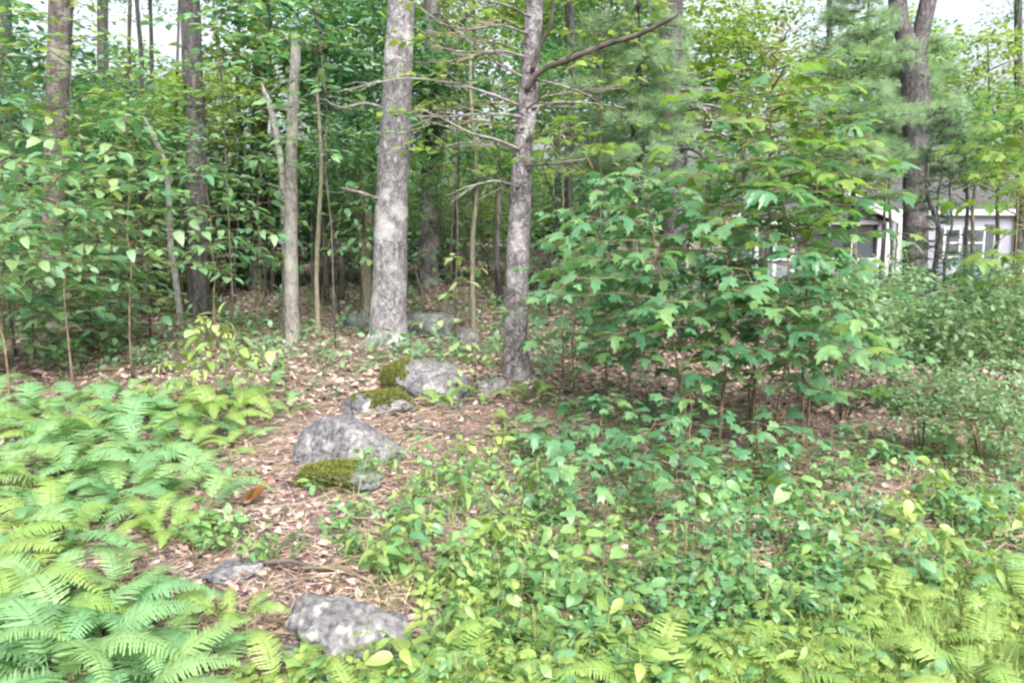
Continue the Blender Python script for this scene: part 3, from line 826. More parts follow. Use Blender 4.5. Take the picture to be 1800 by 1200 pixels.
# ------------------------------------------------------------------ broad-leaved saplings and bushes, leaf by leaf
def broadleaf(name, label, base, H, lean, nb, spread, leaves, size, z0=.25, cap=300, cat='sapling', group=None, step=.13, stem=.012, mat='twig', prof=None, up0=.15, seed=None, stemn=1, bias=None, joined=None, droop=(-.75, -.05)):
    rd = random.Random(seed if seed is not None else hash(label) % 9999)
    U = rd.uniform
    root = empty(name, base, label, cat, group)
    cnt = 0; acc = []
    prof = prof or (lambda f: math.sin(math.pi * min(1, f * .8 + .22)) ** .6)
    for sidx in range(stemn):
        off = Vector((U(-.12, .12), U(-.12, .12), 0)) * (stemn > 1)
        ln = Vector((lean[0] + U(-.3, .3) * (stemn > 1), lean[1] + U(-.3, .3) * (stemn > 1), 0))
        h = H * (1 if sidx == 0 else U(.6, .95))
        sp = [off + ln * h * (k / 7) ** 1.3 + Vector((U(-.03, .03), U(-.03, .03), 0)) * (k > 0) + Vector((0, 0, h * k / 7 - (.03 if k == 0 else 0))) for k in range(8)]
        MB().tube(sp, [stem * (1 - .11 * k) for k in range(8)], 6).build('stem', M[mat], root)
        def at(f):
            i = min(6, int(f * 7)); return sp[i].lerp(sp[i + 1], f * 7 - i)
        a0 = U(0, 6.28)
        nbs = max(2, nb // stemn)
        for b in range(nbs):
            f = z0 + (1 - z0) * (b + U(.2, .8)) / nbs
            a = a0 + b * 2.4 + U(-.4, .4)
            Ln = spread * prof((f - z0) / (1 - z0)) * U(.7, 1.15)
            d = Vector((math.cos(a), math.sin(a), up0 + .5 * max(0, f - .7)))
            if bias: d += Vector(bias) * U(.2, 1)
            s = at(f)
            bp = [s + d * Ln * (k / 5) + Vector((0, 0, -.16 * Ln * (k / 5) ** 2)) + Vector((U(-.02, .02), U(-.02, .02), U(-.015, .015))) * k * .5 for k in range(6)]
            mb = MB().tube(bp, [stem * .5 * (1 - .15 * k) for k in range(6)], 4)
            nn = max(2, int(Ln * .85 / step))
            lv = []
            for q in range(nn + 1):
                t = .22 + .78 * q / nn
                i = min(4, int(t * 5)); p = bp[i].lerp(bp[i + 1], t * 5 - i)
                td = (bp[i + 1] - bp[i]).normalized(); sd = td.cross(Vector((0, 0, 1))).normalized()
                for sg in ((-1, 1) if q < nn else (-1, 0, 1)):
                    if U(0, 1) < .1: continue
                    dd = (td * (.5 if sg else 1) + sd * sg * U(.6, 1.1) + Vector((0, 0, U(-.1, .25)))).normalized()
                    pe = p + dd * size * U(.35, .7)
                    mb.tube([p, pe], [.0022, .0016], 3, cap=False)
                    bd = (dd + Vector((0, 0, U(*droop)))).normalized()
                    lv.append((pe, bd))
            mb.build('branch', M[mat], root)
            if joined: acc += lv; lv = []
            for pe, bd in lv:
                if cnt >= cap: break
                leaf_obj(rd.choice(leaves), root, pe, bd, Vector((U(-.4, .4), U(-.4, .4), 1)).normalized(), size * U(.4, 1.2), roll=U(-.4, .4))
                cnt += 1
    if acc:
        pp = np.array([tuple(a_[0]) for a_ in acc]); dd_ = np.array([tuple(a_[1]) for a_ in acc])
        link('foliage', scatter('foliage', pp, dd_, rup(len(pp), .4), size * rng.uniform(.65, 1.2, len(pp)), T6, M[joined]), root)
    return root

# the big maple clump right of the middle
GRP = 'maple saplings of the big clump'
def maple(label, u, v, H, lean, nb, sp, leaves, size, z0, cap, seed, stem=.013, **kw):
    broadleaf('maple_sapling', label, G(u, v), H, lean, nb, sp, leaves, size, z0=z0, cap=cap, stem=stem, seed=seed, group=GRP, droop=(-.4, .12), **kw)
maple('tallest leafy maple sapling with a backlit glow coloured into its yellow-green top', 1320, 790, 3.05, (.03, 0), 40, .78, L['maple'] + L['maple_y'] * 9, .145, .52, 300, 1, .016)
maple('tall dark stemmed maple sapling carrying the middle of the big clump', 1262, 800, 2.4, (.02, 0), 26, 1.0, L['maple'] * 4 + L['maple_y'], .15, .3, 260, 22, .015)
maple('maple sapling leaning towards the pine trunk in the big clump', 1208, 800, 2.05, (-.2, 0), 28, .95, L['maple'], .145, .34, 300, 2)
maple('maple sapling on the house side of the big clump', 1370, 810, 1.8, (.0, .02), 22, .8, L['maple'] * 3 + L['maple_y'], .145, .2, 290, 3)
maple('low maple bush hanging broad leaves before the bare leaf litter', 1060, 835, .55, (0, 0), 13, .45, L['maple'], .125, .4, 120, 4, .008)
maple('darker maple sapling at the back of the big clump', 1320, 740, 2.0, (.02, 0), 24, .85, L['maple'], .14, .2, 260, 5)
maple('small maple sapling with lower leaves over the clump stems', 1330, 805, 1.15, (.05, -.05), 12, .55, L['maple'], .14, .45, 120, 6, .008)
maple('slight maple sapling close to the right of the pine trunk', 1010, 690, 1.6, (.0, -.05), 16, .65, L['maple'], .135, .25, 170, 16, .009)
maple('maple sapling with layered leaves between the pine and the tallest maple', 1110, 760, 1.6, (.0, 0), 20, .8, L['maple'], .14, .3, 220, 17, .01)
maple('maple sapling with yellow-green sprays coloured as if lit over the porch roof', 1405, 780, 2.45, (.02, 0), 18, .7, L['maple_y'] * 2 + L['maple'], .14, .55, 170, 23)
maple('maple sapling filling the outer side of the clump before the porch', 1425, 795, 1.5, (.0, 0), 18, .6, L['maple'], .135, .3, 190, 24, .01)
for q_, (u_, v_, lab_) in enumerate([(960, 815, 'small maple seedling on the litter just below the pine'), (1130, 880, 'small maple seedling at the near foot of the clump, nearest the pine'), (1275, 870, 'small maple seedling at the near foot of the clump, in its middle'), (1420, 865, 'small maple seedling at the near foot of the clump, nearest the house'), (1010, 930, 'low maple seedling over the light green cover below the clump'), (1180, 940, 'low maple seedling between the clump and the bottom ferns'), (1520, 830, 'low maple seedling in the shade before the fine-leaved shrubs')]):
    maple(lab_, u_, v_, R(.3, .5), (R(-.1, .1), 0), 7, .3, L['maple'], R(.085, .115), .4, 45, 80 + q_, .006)
maple('low dark maple bush under the middle of the big clump', 1215, 850, .6, (0, 0), 10, .38, L['maple'], .12, .35, 90, 19, .008)
maple('leafy maple filling the side of the clump towards the pine', 1060, 720, 2.0, (.02, 0), 22, .7, L['maple'], .14, .3, 220, 20, .011)
maple('bright yellow-green maple sapling nearest the pine trunk, its top spray coloured as lit', 990, 670, 2.55, (-.02, 0), 9, .5, L['maple_y'], .14, .8, 70, 18, .009)
broadleaf('maple_sapling', 'yellow-green maple with large leaves at the right edge before the house', XG(1830, 6.5), 2.4, (-.05, 0), 16, .75, L['maple_y'], .15, z0=.5, cap=160, stem=.014, seed=8)
broadleaf('maple_sapling', 'second yellow-green maple at the right, standing before the white wall', XG(1770, 8.5), 2.9, (.0, 0), 16, .65, L['maple_y'], .15, z0=.72, cap=160, stem=.012, seed=28)
broadleaf('young_tree', 'pale-leaved thin branch plant between the thick trunk and the pine', G(835, 660), 1.25, (-.12, 0), 6, .5, L['pale'], .12, z0=.4, cap=50, stem=.006, seed=9)
broadleaf('young_tree', 'small pale-leaved plant at the pine trunk foot', G(830, 690), .5, (0, 0), 6, .35, L['pale'], .10, z0=.4, cap=40, stem=.005, seed=10)
broadleaf('yellow_shrub', 'yellow-green leafy shrub above the ferns left of the snapped snag', G(380, 720), .8, (0, 0), 20, .48, L['pale'] + L['seed_y'], .12, z0=.3, cap=190, stem=.008, seed=11)

# the leafy understorey on the left
und = [(20, 650, 1.9, .9, 'broad-leaved understorey bush cut by the left edge'), (150, 615, 1.6, .8, 'leafy understorey bush in front of the rough brown trunk'), (50, 560, 2.7, 1.0, 'tall understorey bush behind the rough brown trunk'),
       (225, 560, 2.2, .9, 'pale-leaved understorey bush right of the rough brown trunk'), (250, 520, 2.5, 1.0, 'understorey bush under the kinked pale sapling'), (400, 515, 2.1, .9, 'dark glossy understorey bush at the black trunk foot'),
       (440, 500, 2.2, .9, 'leafy understorey bush between the black trunk and the snapped snag'), (600, 500, 1.9, .7, 'leafy bush behind and left of the thick grey trunk'), (330, 500, 3.0, 1.1, 'tall understorey bush behind the kinked pale sapling'),
       (120, 500, 3.2, 1.2, 'tallest understorey bush between the rough brown trunk and the black trunk'), (-60, 560, 2.6, 1.0, 'understorey bush just beyond the left edge'), (520, 488, 2.4, .9, 'understorey bush behind the snapped snag'),
       (790, 495, 1.6, .8, 'understorey bush between the blue-grey trunk and the pine'), (985, 505, 1.8, .9, 'understorey bush right behind the pine trunk'), (690, 480, 2.2, .9, 'understorey bush right behind the thick grey trunk'), (860, 485, 2.4, .9, 'taller understorey bush behind the pine')]
for k, (u, v, H, sp, lab) in enumerate(und):
    broadleaf('understorey_bush', lab, G(u, v), H, (R(-.1, .1), 0), 62, sp, L['beech'], .165, z0=.1, stem=.012, step=.13, seed=30 + k, cat='bush', group='understorey bushes in the woods on the left', stemn=3, joined=('crown_d' if 'dark' in lab else 'pale' if 'pale-leaved' in lab else 'beech'), droop=(-.45, .05))

for k, (u, y, H, sp, z0, lab) in enumerate([(15, 6.6, 2.3, .75, .45, 'broad-leaved sapling at the left edge with large pale leaves'), (130, 7.3, 2.2, .8, .42, 'broad-leaved sapling with large leaves before the rough brown trunk'), (232, 8.0, 2.6, .85, .42, 'broad-leaved sapling between the rough brown trunk and the kinked sapling'),
                          (385, 9.4, 2.2, .75, .4, 'broad-leaved sapling between the kinked sapling and the snapped snag'), (60, 8.6, 3.2, .9, .45, 'tallest broad-leaved sapling near the left edge'), (455, 10.6, 2.3, .75, .35, 'broad-leaved sapling close to the left of the snapped snag'), (640, 10.6, 2.0, .5, .5, 'small sapling whose leaves cover the left of the thick grey trunk')]):
    broadleaf('broadleaf_sapling', lab, XG(u, y), H, (R(-.05, .05), 0), 22, sp, L['beech'] * 3 + L['pale'], .14, z0=z0, cap=230, stem=.012, step=.12, seed=60 + k, cat='sapling', group='broad-leaved saplings on the left', droop=(-.5, .05))

for k, (u, y, H, sp, lab) in enumerate([(165, 9.0, 4.0, .9, 'tall slender leafy tree between the rough brown trunk and the kinked sapling'), (410, 9.2, 4.7, .95, 'tall slender leafy tree between the black trunk and the snapped snag'), (590, 9.4, 4.9, .9, 'tall slender leafy tree left of the thick grey trunk'),
                          (800, 9.3, 4.9, .85, 'tall slender leafy tree between the thick grey trunk and the pine'), (30, 8.6, 4.2, .9, 'tall slender leafy tree at the left edge'), (265, 10.0, 3.6, .9, 'tall slender leafy tree left of the black trunk'), (1050, 9.6, 4.8, .8, 'tall slender leafy tree right of the pine behind the dark dead limb')]):
    broadleaf('slender_tree', lab, XG(u, y), H, (R(-.04, .04), 0), 32, sp, None, .135, z0=.42, stem=.013, step=.12, seed=120 + k, cat='tree', group='tall slender leafy trees', joined='beech' if k % 3 else 'crown_y', droop=(-.5, .1), mat='twig_dark')

# ------------------------------------------------------------------ fine-leaved shrubs on the right
SHR = [crown_mesh('foliage', .55, .5, .36, 60, 26, .055, M['shrub'], flat=.5, cr=.2) for _ in range(3)]
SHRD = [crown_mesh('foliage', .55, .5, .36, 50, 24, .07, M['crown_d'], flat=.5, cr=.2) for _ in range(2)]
def shrub(u, v, s, label, pool, hs=1.0):
    p = G(u, v)
    root = empty('shrub', p, label, 'shrub', 'fine-leaved shrubs below the house')
    h = .62 * s * hs
    for k in range(5):
        a = R(0, 6.28); e = Vector((math.cos(a) * .35 * s, math.sin(a) * .35 * s, h * R(.8, 1.3)))
        MB().tube([Vector((math.cos(a) * .03, math.sin(a) * .03, -.03)), e * .5 + Vector((0, 0, .05)), e], [.007, .005, .002], 4).build('stem', M['twig'], root)
    f = link('foliage', random.choice(pool), root)
    f.location = (0, 0, h); f.scale = (s, s, s * hs); f.rotation_euler = (0, 0, R(0, 6.28))
    return root
shs = [(1480, 740, 1.15, 'fine-leaved shrub against the maple clump on the house side', SHR), (1590, 730, 1.1, 'fine-leaved shrub directly below the dark young conifer', SHR), (1700, 745, 1.15, 'fine-leaved shrub below the white house wall', SHR),
       (1800, 740, 1.1, 'fine-leaved shrub at the right edge below the wooden deck', SHR), (1540, 650, 1.2, 'fine-leaved shrub in the back row below the porch', SHR), (1650, 640, 1.2, 'fine-leaved shrub in the back row behind the dark young conifer', SHRD),
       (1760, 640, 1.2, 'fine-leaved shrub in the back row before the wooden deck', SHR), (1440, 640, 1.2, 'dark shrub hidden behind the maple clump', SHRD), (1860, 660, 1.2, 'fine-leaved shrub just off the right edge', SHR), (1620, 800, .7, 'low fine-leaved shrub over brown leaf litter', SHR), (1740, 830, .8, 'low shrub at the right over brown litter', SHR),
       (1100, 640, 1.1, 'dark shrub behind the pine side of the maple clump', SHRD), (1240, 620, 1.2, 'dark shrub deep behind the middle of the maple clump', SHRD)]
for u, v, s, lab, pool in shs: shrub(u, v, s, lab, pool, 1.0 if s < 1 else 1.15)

# ------------------------------------------------------------------ ferns
def frond_mesh(name, mat, Lf, W, arch, npair, seed):
    """frond: base at the origin, rises and arches over towards +y"""
    rd = random.Random(seed)
    def c(t):
        return Vector((.03 * math.sin(t * 3 + seed), Lf * (t - .12 * t * t) * .86, Lf * (arch * t * (1.25 - 1.15 * t))))
    mb = MB(); mb.tube([c(k / 9) for k in range(10)], [.0035 * (1 - .09 * k) for k in range(10)], 4)
    for i in range(npair):
        t = .2 + .8 * (i + .5) / npair
        tt = (t - .2) / .8
        w = W * (min(1, .42 + 2.1 * tt) if tt < .28 else 1) * (1 - max(0, tt - .25) / .78) ** .8 + .006
        p = c(t); d = (c(min(1, t + .02)) - c(t - .02)).normalized()
        nrm = Vector((1, 0, 0)).cross(d).normalized()
        for s in (-1, 1):
            ax = (Vector((s, 0, 0)) + d * rd.uniform(.22, .42) + nrm * rd.uniform(-.12, .16)).normalized()
            sd = nrm.cross(ax).normalized()
            m = 6; hw = Lf * .8 / npair * .5 * .98
            b = len(mb.v)
            for k in range(m + 1):
                q = k / m
                cp = p + ax * w * q - nrm * (w * .22 * q * q)
                ww = hw * (1 - q) ** .55 * (1.0 if k % 2 else .55) + .0006
                mb.v += [cp + sd * ww + ax * (.35 * hw), cp - nrm * -.002, cp - sd * ww + ax * (.35 * hw)]
            for k in range(m):
                o = b + 3 * k
                mb.f += [(o, o + 1, o + 4, o + 3), (o + 1, o + 2, o + 5, o + 4)]
    return mb.mesh(name, mat)
FR = {'fern': [frond_mesh('frond', M['fern'], 1, R(.15, .19), a, 30, i) for i, a in enumerate((.75, .55, .95, .4))],
      'fern_y': [frond_mesh('frond', M['fern_y'], 1, R(.14, .18), a, 28, i + 10) for i, a in enumerate((.8, .55, .95))]}
def fern(p, size, nf, kind, label, group, face=None):
    root = empty('fern', p, label, 'fern', group)
    a0 = R(0, 6.28)
    for k in range(nf):
        a = a0 + k * 6.283 / nf + R(-.3, .3)
        o = bpy.data.objects.new('frond', random.choice(FR[kind])); o.parent = root; C.objects.link(o)
        o.rotation_euler = (R(.0, .45), R(-.3, .3), a)
        s = size * R(.75, 1.15); o.scale = (s, s, s)
        o.location = (-math.sin(a) * .02, math.cos(a) * .02, -.01)
    return root

ORD = ['first', 'second', 'third', 'fourth', 'fifth', 'sixth', 'seventh', 'eighth', 'ninth', 'tenth', 'eleventh', 'twelfth', 'thirteenth', 'fourteenth', 'fifteenth', 'sixteenth', 'seventeenth', 'eighteenth', 'nineteenth', 'twentieth']
rows = [('large bright fern in the front clump at the lower left', 'large ferns at the lower left', 8,
         [(110, 1090, .65), (200, 1065, .55), (-20, 1130, .7), (90, 1235, .7), (260, 1120, .5), (20, 1085, .7), (130, 1160, .6), (330, 1230, .5), (40, 1150, .8), (150, 1210, .75), (215, 1275, .7), (-60, 1040, .85), (70, 1040, .7), (275, 1190, .45), (-80, 1240, .8), (190, 1120, .6)]),
        ('fern in the second row of the left bed', 'ferns in the middle of the left bed', 8,
         [(150, 950, .6), (275, 955, .5), (350, 915, .45), (60, 930, .6), (225, 890, .6), (-40, 890, .65), (130, 870, .6), (320, 860, .5), (400, 850, .4), (20, 860, .6), (100, 905, .55), (270, 885, .5), (190, 850, .55), (90, 950, .55)]),
        ('fern in the third row of the left bed', 'ferns in the third row of the left bed', 7,
         [(40, 815, .6), (0, 790, .6), (165, 820, .55), (325, 805, .5), (395, 800, .45), (70, 765, .55), (95, 790, .55), (130, 800, .6), (250, 815, .55), (210, 800, .6), (290, 790, .6), (430, 775, .5), (170, 770, .6), (330, 760, .55), (-110, 800, .6)]),
        ('fern in the back row of the left bed', 'ferns at the back of the left bed', 7,
         [(90, 735, .6), (45, 745, .55), (225, 745, .5), (300, 745, .5), (385, 750, .5), (140, 715, .5), (180, 735, .6), (260, 735, .6), (345, 730, .55), (425, 735, .5), (500, 730, .4), (-40, 745, .6), (10, 725, .55), (470, 700, .4), (300, 705, .5), (220, 700, .5), (395, 700, .45)])]
for lab, grp, nf, spots in rows:
    for k, (u, v, s) in enumerate(sorted(spots)):
        fern(G(u, v), s * R(.75, 1.2) * (.84 if 'large' in lab else 1.1), nf + random.choice((-2, -1, 0, 1)), 'fern' if R(0, 1) < .82 else 'fern_y', lab.replace('fern in', ORD[k] + ' fern from the left edge in', 1) if 'large' not in lab else 'large bright fern, ' + ORD[k] + ' from the left in the front clump', grp)
for (u, v, s, lab) in [(415, 1110, .4, 'yellow-green fern left of the speckled granite boulder'), (500, 1240, .38, 'yellow-green fern in front of the speckled granite boulder'), (650, 1260, .35, 'small yellow-green fern below the speckled granite boulder'),
                       (985, 1110, .42, 'pale green fern in the middle of the low ground cover'), (780, 720, .42, 'small bright fern right of the pinkish stone block'), (850, 700, .4, 'small bright fern left of the pine foot'), (935, 700, .42, 'small bright fern at the front of the pine foot'),
                       (1150, 1215, .5, 'yellow-green fern at the bottom edge, middle of the ground cover'), (860, 1230, .45, 'yellow-green fern at the bottom edge right of the boulders'), (1480, 1120, .42, 'yellow fern at the right end of the dark broad leaves'),
                       (1600, 1150, .42, 'yellow fern at the grassy lower right'), (1720, 1200, .45, 'yellow fern near the lower right corner'), (1330, 1220, .45, 'yellow-green fern at the bottom edge below the dark broad leaves'), (1760, 900, .45, 'green fern by the right edge above the grass'), (900, 745, .3, 'small yellow fern on bare litter below the pine'), (1690, 1080, .4, 'yellowish fern beside the pale broad leaves at the lower right'), (310, 960, .4, 'yellow-green fern over the bare patch by the orange frond')]:
    fern(G(u, v), s, 6, 'fern' if 'pale green' in lab or lab.startswith('green') else 'fern_y', lab, 'scattered smaller ferns')
bf = sorted([(690, 1235, .3), (760, 1190, .32), (800, 1250, .34), (930, 1180, .3), (1010, 1240, .36), (1080, 1170, .3), (1090, 1260, .38), (1210, 1190, .32), (1250, 1250, .36), (1400, 1190, .34), (1430, 1260, .36), (1520, 1200, .36), (1560, 1090, .3), (1620, 1230, .36), (1660, 1150, .34), (1760, 1130, .36), (1790, 1060, .32), (1800, 1210, .38), (1850, 1130, .36), (1700, 1250, .36)])
for k, (u, v, s) in enumerate(bf):
    fern(G(u, v), s * R(.9, 1.2), random.choice((5, 6, 7)), 'fern_y' if R(0, 1) < .75 else 'fern', ORD[k] + ' small feathery fern from the left along the bottom edge', 'small feathery ferns along the bottom edge')
# the orange dead frond
r = empty('dead_leaf', G(425, 888), 'curled orange dead leaf standing on the leaf litter', 'leaf')
om = fan_leaf(NAR, -.9, .7, M['orange'], 'blade')
for q_, (a, l, up_) in enumerate(((.3, .22, .2), (-.2, .16, .05), (.8, .12, .2))):
    leaf_obj(om, r, Vector((R(-.05, .0), 0, .01)), Vector((math.cos(a), .2, up_)), Vector((.2, -.8, 1)).normalized(), l, 'blade')

# ------------------------------------------------------------------ low plants
SHAPE = {'seed': ['toothed', 'drooping toothed', 'oval', 'narrow', 'three-part', 'feathery'], 'seed_d': ['toothed', 'broad', 'lobed', 'three-part'], 'seed_y': ['oval', 'narrow', 'toothed', 'feathery']}
HUE = {'seed': 'light green', 'seed_d': 'dark green', 'seed_y': 'yellow-green'}
NUM = {5: 'five', 6: 'six', 7: 'seven', 8: 'eight'}
def plant(p, kind, size, nl, h, label, group):
    sh = random.randrange(len(L[kind]))
    if label.startswith('@'):
        label = ('short ' if h < .13 else 'tall ' if h > .2 else '') + HUE[kind] + ' seedling with ' + NUM[nl] + ' ' + SHAPE[kind][sh] + ' leaves ' + label[1:].replace('right of the speckled boulder', 'by the boulder')
    root = empty('seedling', p, label, 'plant', group)
    mb = MB(); tip = Vector((R(-.03, .03), R(-.03, .03), h))
    mb.tube([Vector((0, 0, -.02)), tip * .5 + Vector((R(-.01, .01), R(-.01, .01), 0)), tip], [.003, .0025, .0015], 4)
    a0 = R(0, 6.28); lv = []
    for k in range(nl):
        f = .45 + .55 * (k // 2 + 1) / ((nl + 1) // 2)
        a = a0 + (k % 2) * 3.14 + (k // 2) * 1.57 + R(-.3, .3)
        d = Vector((math.cos(a), math.sin(a), R(-.05, .55)))
        s = tip * f; e = s + d * size * R(.2, .5)
        mb.tube([s, e], [.0015, .001], 3, cap=False)
        lv.append((e, d + Vector((0, 0, R(-.9, .25)))))
    mb.build('stem', M['twig_g'], root)
    for e, d in lv:
        leaf_obj(L[kind][sh], root, e, d, Vector((R(-.7, .7), R(-.7, .7), 1)).normalized(), size * R(.55, 1.15))
    return root

zones = [(900, 1010, 260, 130, 70, ('seed', 'seed', 'seed_y'), .08, '@in cover by the boulder', 'seedlings in the middle ground cover'),
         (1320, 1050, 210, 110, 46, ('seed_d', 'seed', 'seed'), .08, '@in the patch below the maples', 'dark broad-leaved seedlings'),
         (1640, 960, 190, 130, 44, ('seed', 'seed_d', 'seed_y'), .085, '@in cover lower right', 'seedlings at the lower right'),
         (1050, 1190, 500, 60, 42, ('seed_y', 'seed', 'seed_y'), .075, '@along the bottom edge', 'yellow-green plants along the bottom edge'),
         (800, 850, 190, 80, 34, ('seed_y', 'seed'), .065, '@right of the mossy stone', 'seedlings beside the mossy stone'),
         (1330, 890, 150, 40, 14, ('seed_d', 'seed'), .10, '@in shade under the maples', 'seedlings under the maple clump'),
         (720, 980, 60, 60, 10, ('seed_d', 'seed'), .08, '@behind the speckled boulder', 'dark seedlings behind the speckled boulder'),
         (1720, 790, 110, 60, 16, ('seed', 'seed_d'), .08, '@among the right-hand shrubs', 'seedlings among the right-hand shrubs')]
for cu, cv, ru, rv, nn, kinds, size, lab, grp in zones:
    for k in range(nn):
        a = R(0, 6.283); rr_ = math.sqrt(R(0, 1))
        uu, vv = cu + math.cos(a) * ru * rr_, cv + math.sin(a) * rv * rr_
        if 430 < uu < 745 and 1040 < vv < 1200: uu += 330
        p = G(uu, vv)
        plant(p, random.choice(kinds), size * R(.8, 1.25), random.choice((5, 6, 7, 8)), R(.07, .26), lab, grp)
# the paler ones one can pick out
for u, v, h, k, sz, nl, lab in ((1225, 965, .34, 'seed', .075, 13, 'upright pale seedling with paired leaves below the maple clump'), (1640, 900, .3, 'seed_y', .11, 9, 'pale yellow broad-leaved plant at the right over dark litter'), (1395, 900, .22, 'seed', .13, 8, 'pale green three-leaved plant on the litter under the maples'),
                          (960, 860, .18, 'seed_d', .17, 5, 'plant with one large folded leaf over the litter below the maples'), (1660, 1030, .2, 'seed', .16, 6, 'plant with a big pale bluish leaf at the lower right'), (640, 985, .14, 'seed_y', .10, 5, 'small yellowing plant just above the speckled boulder'), (520, 1195, .12, 'seed', .07, 8, 'leafy plant at the near left foot of the speckled boulder'), (610, 1200, .1, 'seed_y', .07, 8, 'yellow-green plant at the near middle foot of the speckled boulder'), (690, 1185, .14, 'seed', .07, 8, 'leafy plant at the near right foot of the speckled boulder'), (560, 870, .1, 'seed', .06, 7, 'small plant at the foot of the mossy stone'), (700, 830, .1, 'seed', .06, 7, 'small plant at the right foot of the large rounded boulder')):
    plant(G(u, v), k, sz, nl, h, lab, None)

# uncountable low cover: whole small plants as one template
def sprig_template(nl=6, h=1.0, leaf=.55, seed=0):
    rd = np.random.default_rng(seed)
    Vv, Ff = [], []
    for k in range(nl):
        a = k * 2.4 + rd.uniform(-.3, .3); f = .4 + .6 * (k + 1) / nl
        d = np.array([math.cos(a), math.sin(a), rd.uniform(-.7, .7)]); d /= np.linalg.norm(d)
        x = np.cross(d, (0, 0, 1)); x /= np.linalg.norm(x); z = np.cross(x, d)
        o = np.array([0, 0, h * f]) + d * .12
        b = len(Vv)
        for t in T6[0]: Vv.append(o + leaf * (x * t[0] + d * t[1] + z * t[2]))
        Ff += [tuple(b + i for i in q) for q in T6[1]]
    b = len(Vv)
    Vv += [np.array((-.012, 0, 0)), np.array((.012, 0, 0)), np.array((0, 0, h))]
    Ff.append((b, b + 1, b + 2))
    V = np.array(Vv)[:, [0, 2, 1]] * np.array([1, 1, -1])   # +z of the plant becomes +y of the template
    return V, np.array(Ff)
def cover(name, mat, pts, lo, hi, label, nl, leaf, seed):
    pos = np.array([tuple(p) for p in pts]); n = len(pos)
    me = scatter(name, pos, np.array([0, 0, 1.0]) + rng.normal(0, .4, (n, 3)), rdir(n, 0, .01), rng.uniform(lo, hi, n), sprig_template(nl, 1, leaf, seed), M[mat])
    return tag(link(name, me), label, 'ground cover', kind='stuff')
def inel(*els):
    return lambda u, v: any(((u - a) / c) ** 2 + ((v - b) / d) ** 2 < 1 for a, b, c, d in els)
def patchy(f, lim, k=.011, sd=0.0):
    return lambda u, v: f(u, v) and not (430 < u < 740 and 1030 < v < 1215) and noise.noise(Vector((u * k, v * k * 1.6, sd))) > lim
A = inel((1150, 860, 330, 60), (1000, 760, 120, 50), (960, 1080, 330, 160), (1650, 930, 260, 140), (1300, 1100, 300, 110), (1200, 1330, 900, 130), (790, 880, 200, 80), (700, 960, 140, 60), (430, 960, 120, 40), (1800, 780, 180, 80))
cover('ground_cover', 'seed', floor_points(1500, -250, 2050, 690, 1420, patchy(A, -.05)), .05, .16, 'light green low leafy cover across the lower right half', 7, .42, 1)
cover('ground_cover', 'seed', floor_points(1400, -250, 2050, 690, 1420, patchy(A, -.1, .02, 5)), .03, .11, 'tiny-leaved pale low cover across the lower right half', 12, .3, 4)
cover('ground_cover', 'seed_y', floor_points(1000, -250, 2050, 950, 1420, patchy(inel((1100, 1230, 700, 100), (1650, 1130, 300, 110), (780, 1060, 120, 90), (800, 880, 150, 60)), -.15, .015, 9)), .05, .14, 'yellow-green low leafy cover along the bottom edge', 9, .36, 2)
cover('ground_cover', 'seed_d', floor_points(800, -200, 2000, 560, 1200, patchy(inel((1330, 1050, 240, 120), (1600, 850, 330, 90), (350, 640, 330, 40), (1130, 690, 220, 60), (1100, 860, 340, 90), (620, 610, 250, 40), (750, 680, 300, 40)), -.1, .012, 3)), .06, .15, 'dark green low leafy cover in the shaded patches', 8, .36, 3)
cover('ground_cover', 'beech', floor_points(900, -200, 1150, 490, 660), .08, .28, 'green low seedlings dotted over the litter deep in the woods', 7, .4, 6)
pts = floor_points(4200, 1200, 2100, 980, 1400, inel((1720, 1160, 330, 130), (1500, 1300, 600, 110))) + floor_points(900, 600, 1900, 780, 1400)
pos = np.repeat(np.array([tuple(p) for p in pts]), 3, 0); n = len(pos)
pos[:, :2] += rng.normal(0, .012, (n, 2))
TG = (np.array([(-.5, 0, 0), (.5, 0, 0), (.35, .5, .05), (-.35, .5, .05), (0, 1, .28)]), np.array([(0, 1, 2), (0, 2, 3), (3, 2, 4)]))
gr = link('grass', scatter('grass', pos, np.array([0, 0, 1.0]) + rng.normal(0, .45, (n, 3)), rdir(n, 0, .01), rng.uniform(.07, .2, n), TG, M['grass'], rng.uniform(.004, .008, n)))
tag(gr, 'yellowish tufted grass thickest in the lower right corner', 'grass', kind='stuff')

# fallen sticks
for u, v, l, a, lab in ((800, 498, 1.1, .1, 'thin fallen branch lying behind the pine sapling'), (690, 800, .6, -.3, 'grey fallen stick on the litter right of the big boulder'), (790, 770, .7, .25, 'brown fallen stick on the litter below the pine'), (560, 1010, .5, .0, 'dark curved stick lying on top of the speckled boulder'), (240, 640, .9, .1, 'brown fallen branch on the litter behind the ferns'), (1480, 850, .6, -.2, 'fallen stick in the shade under the shrubs')):
    p = G(u, v)
    P = [Vector((math.cos(a) * l * (t - .5), math.sin(a) * l * (t - .5), .0)) for t in (0, .25, .5, .75, 1)]
    for q in P:
        q.z = float(gh(p.x + q.x, p.y + q.y)) - p.z + .03 + R(0, .03)
    mb = MB().tube(P, [.012, .013, .011, .009, .005], 6, .15)
    mb.tube([P[2], P[2] + Vector((.1, .12, .06))], [.006, .003], 4)
    o = mb.build('fallen_stick', M['twig_grey' if 'grey' in lab or 'thin' in lab else 'twig_dark']); o.location = p
    tag(o, lab, 'stick')

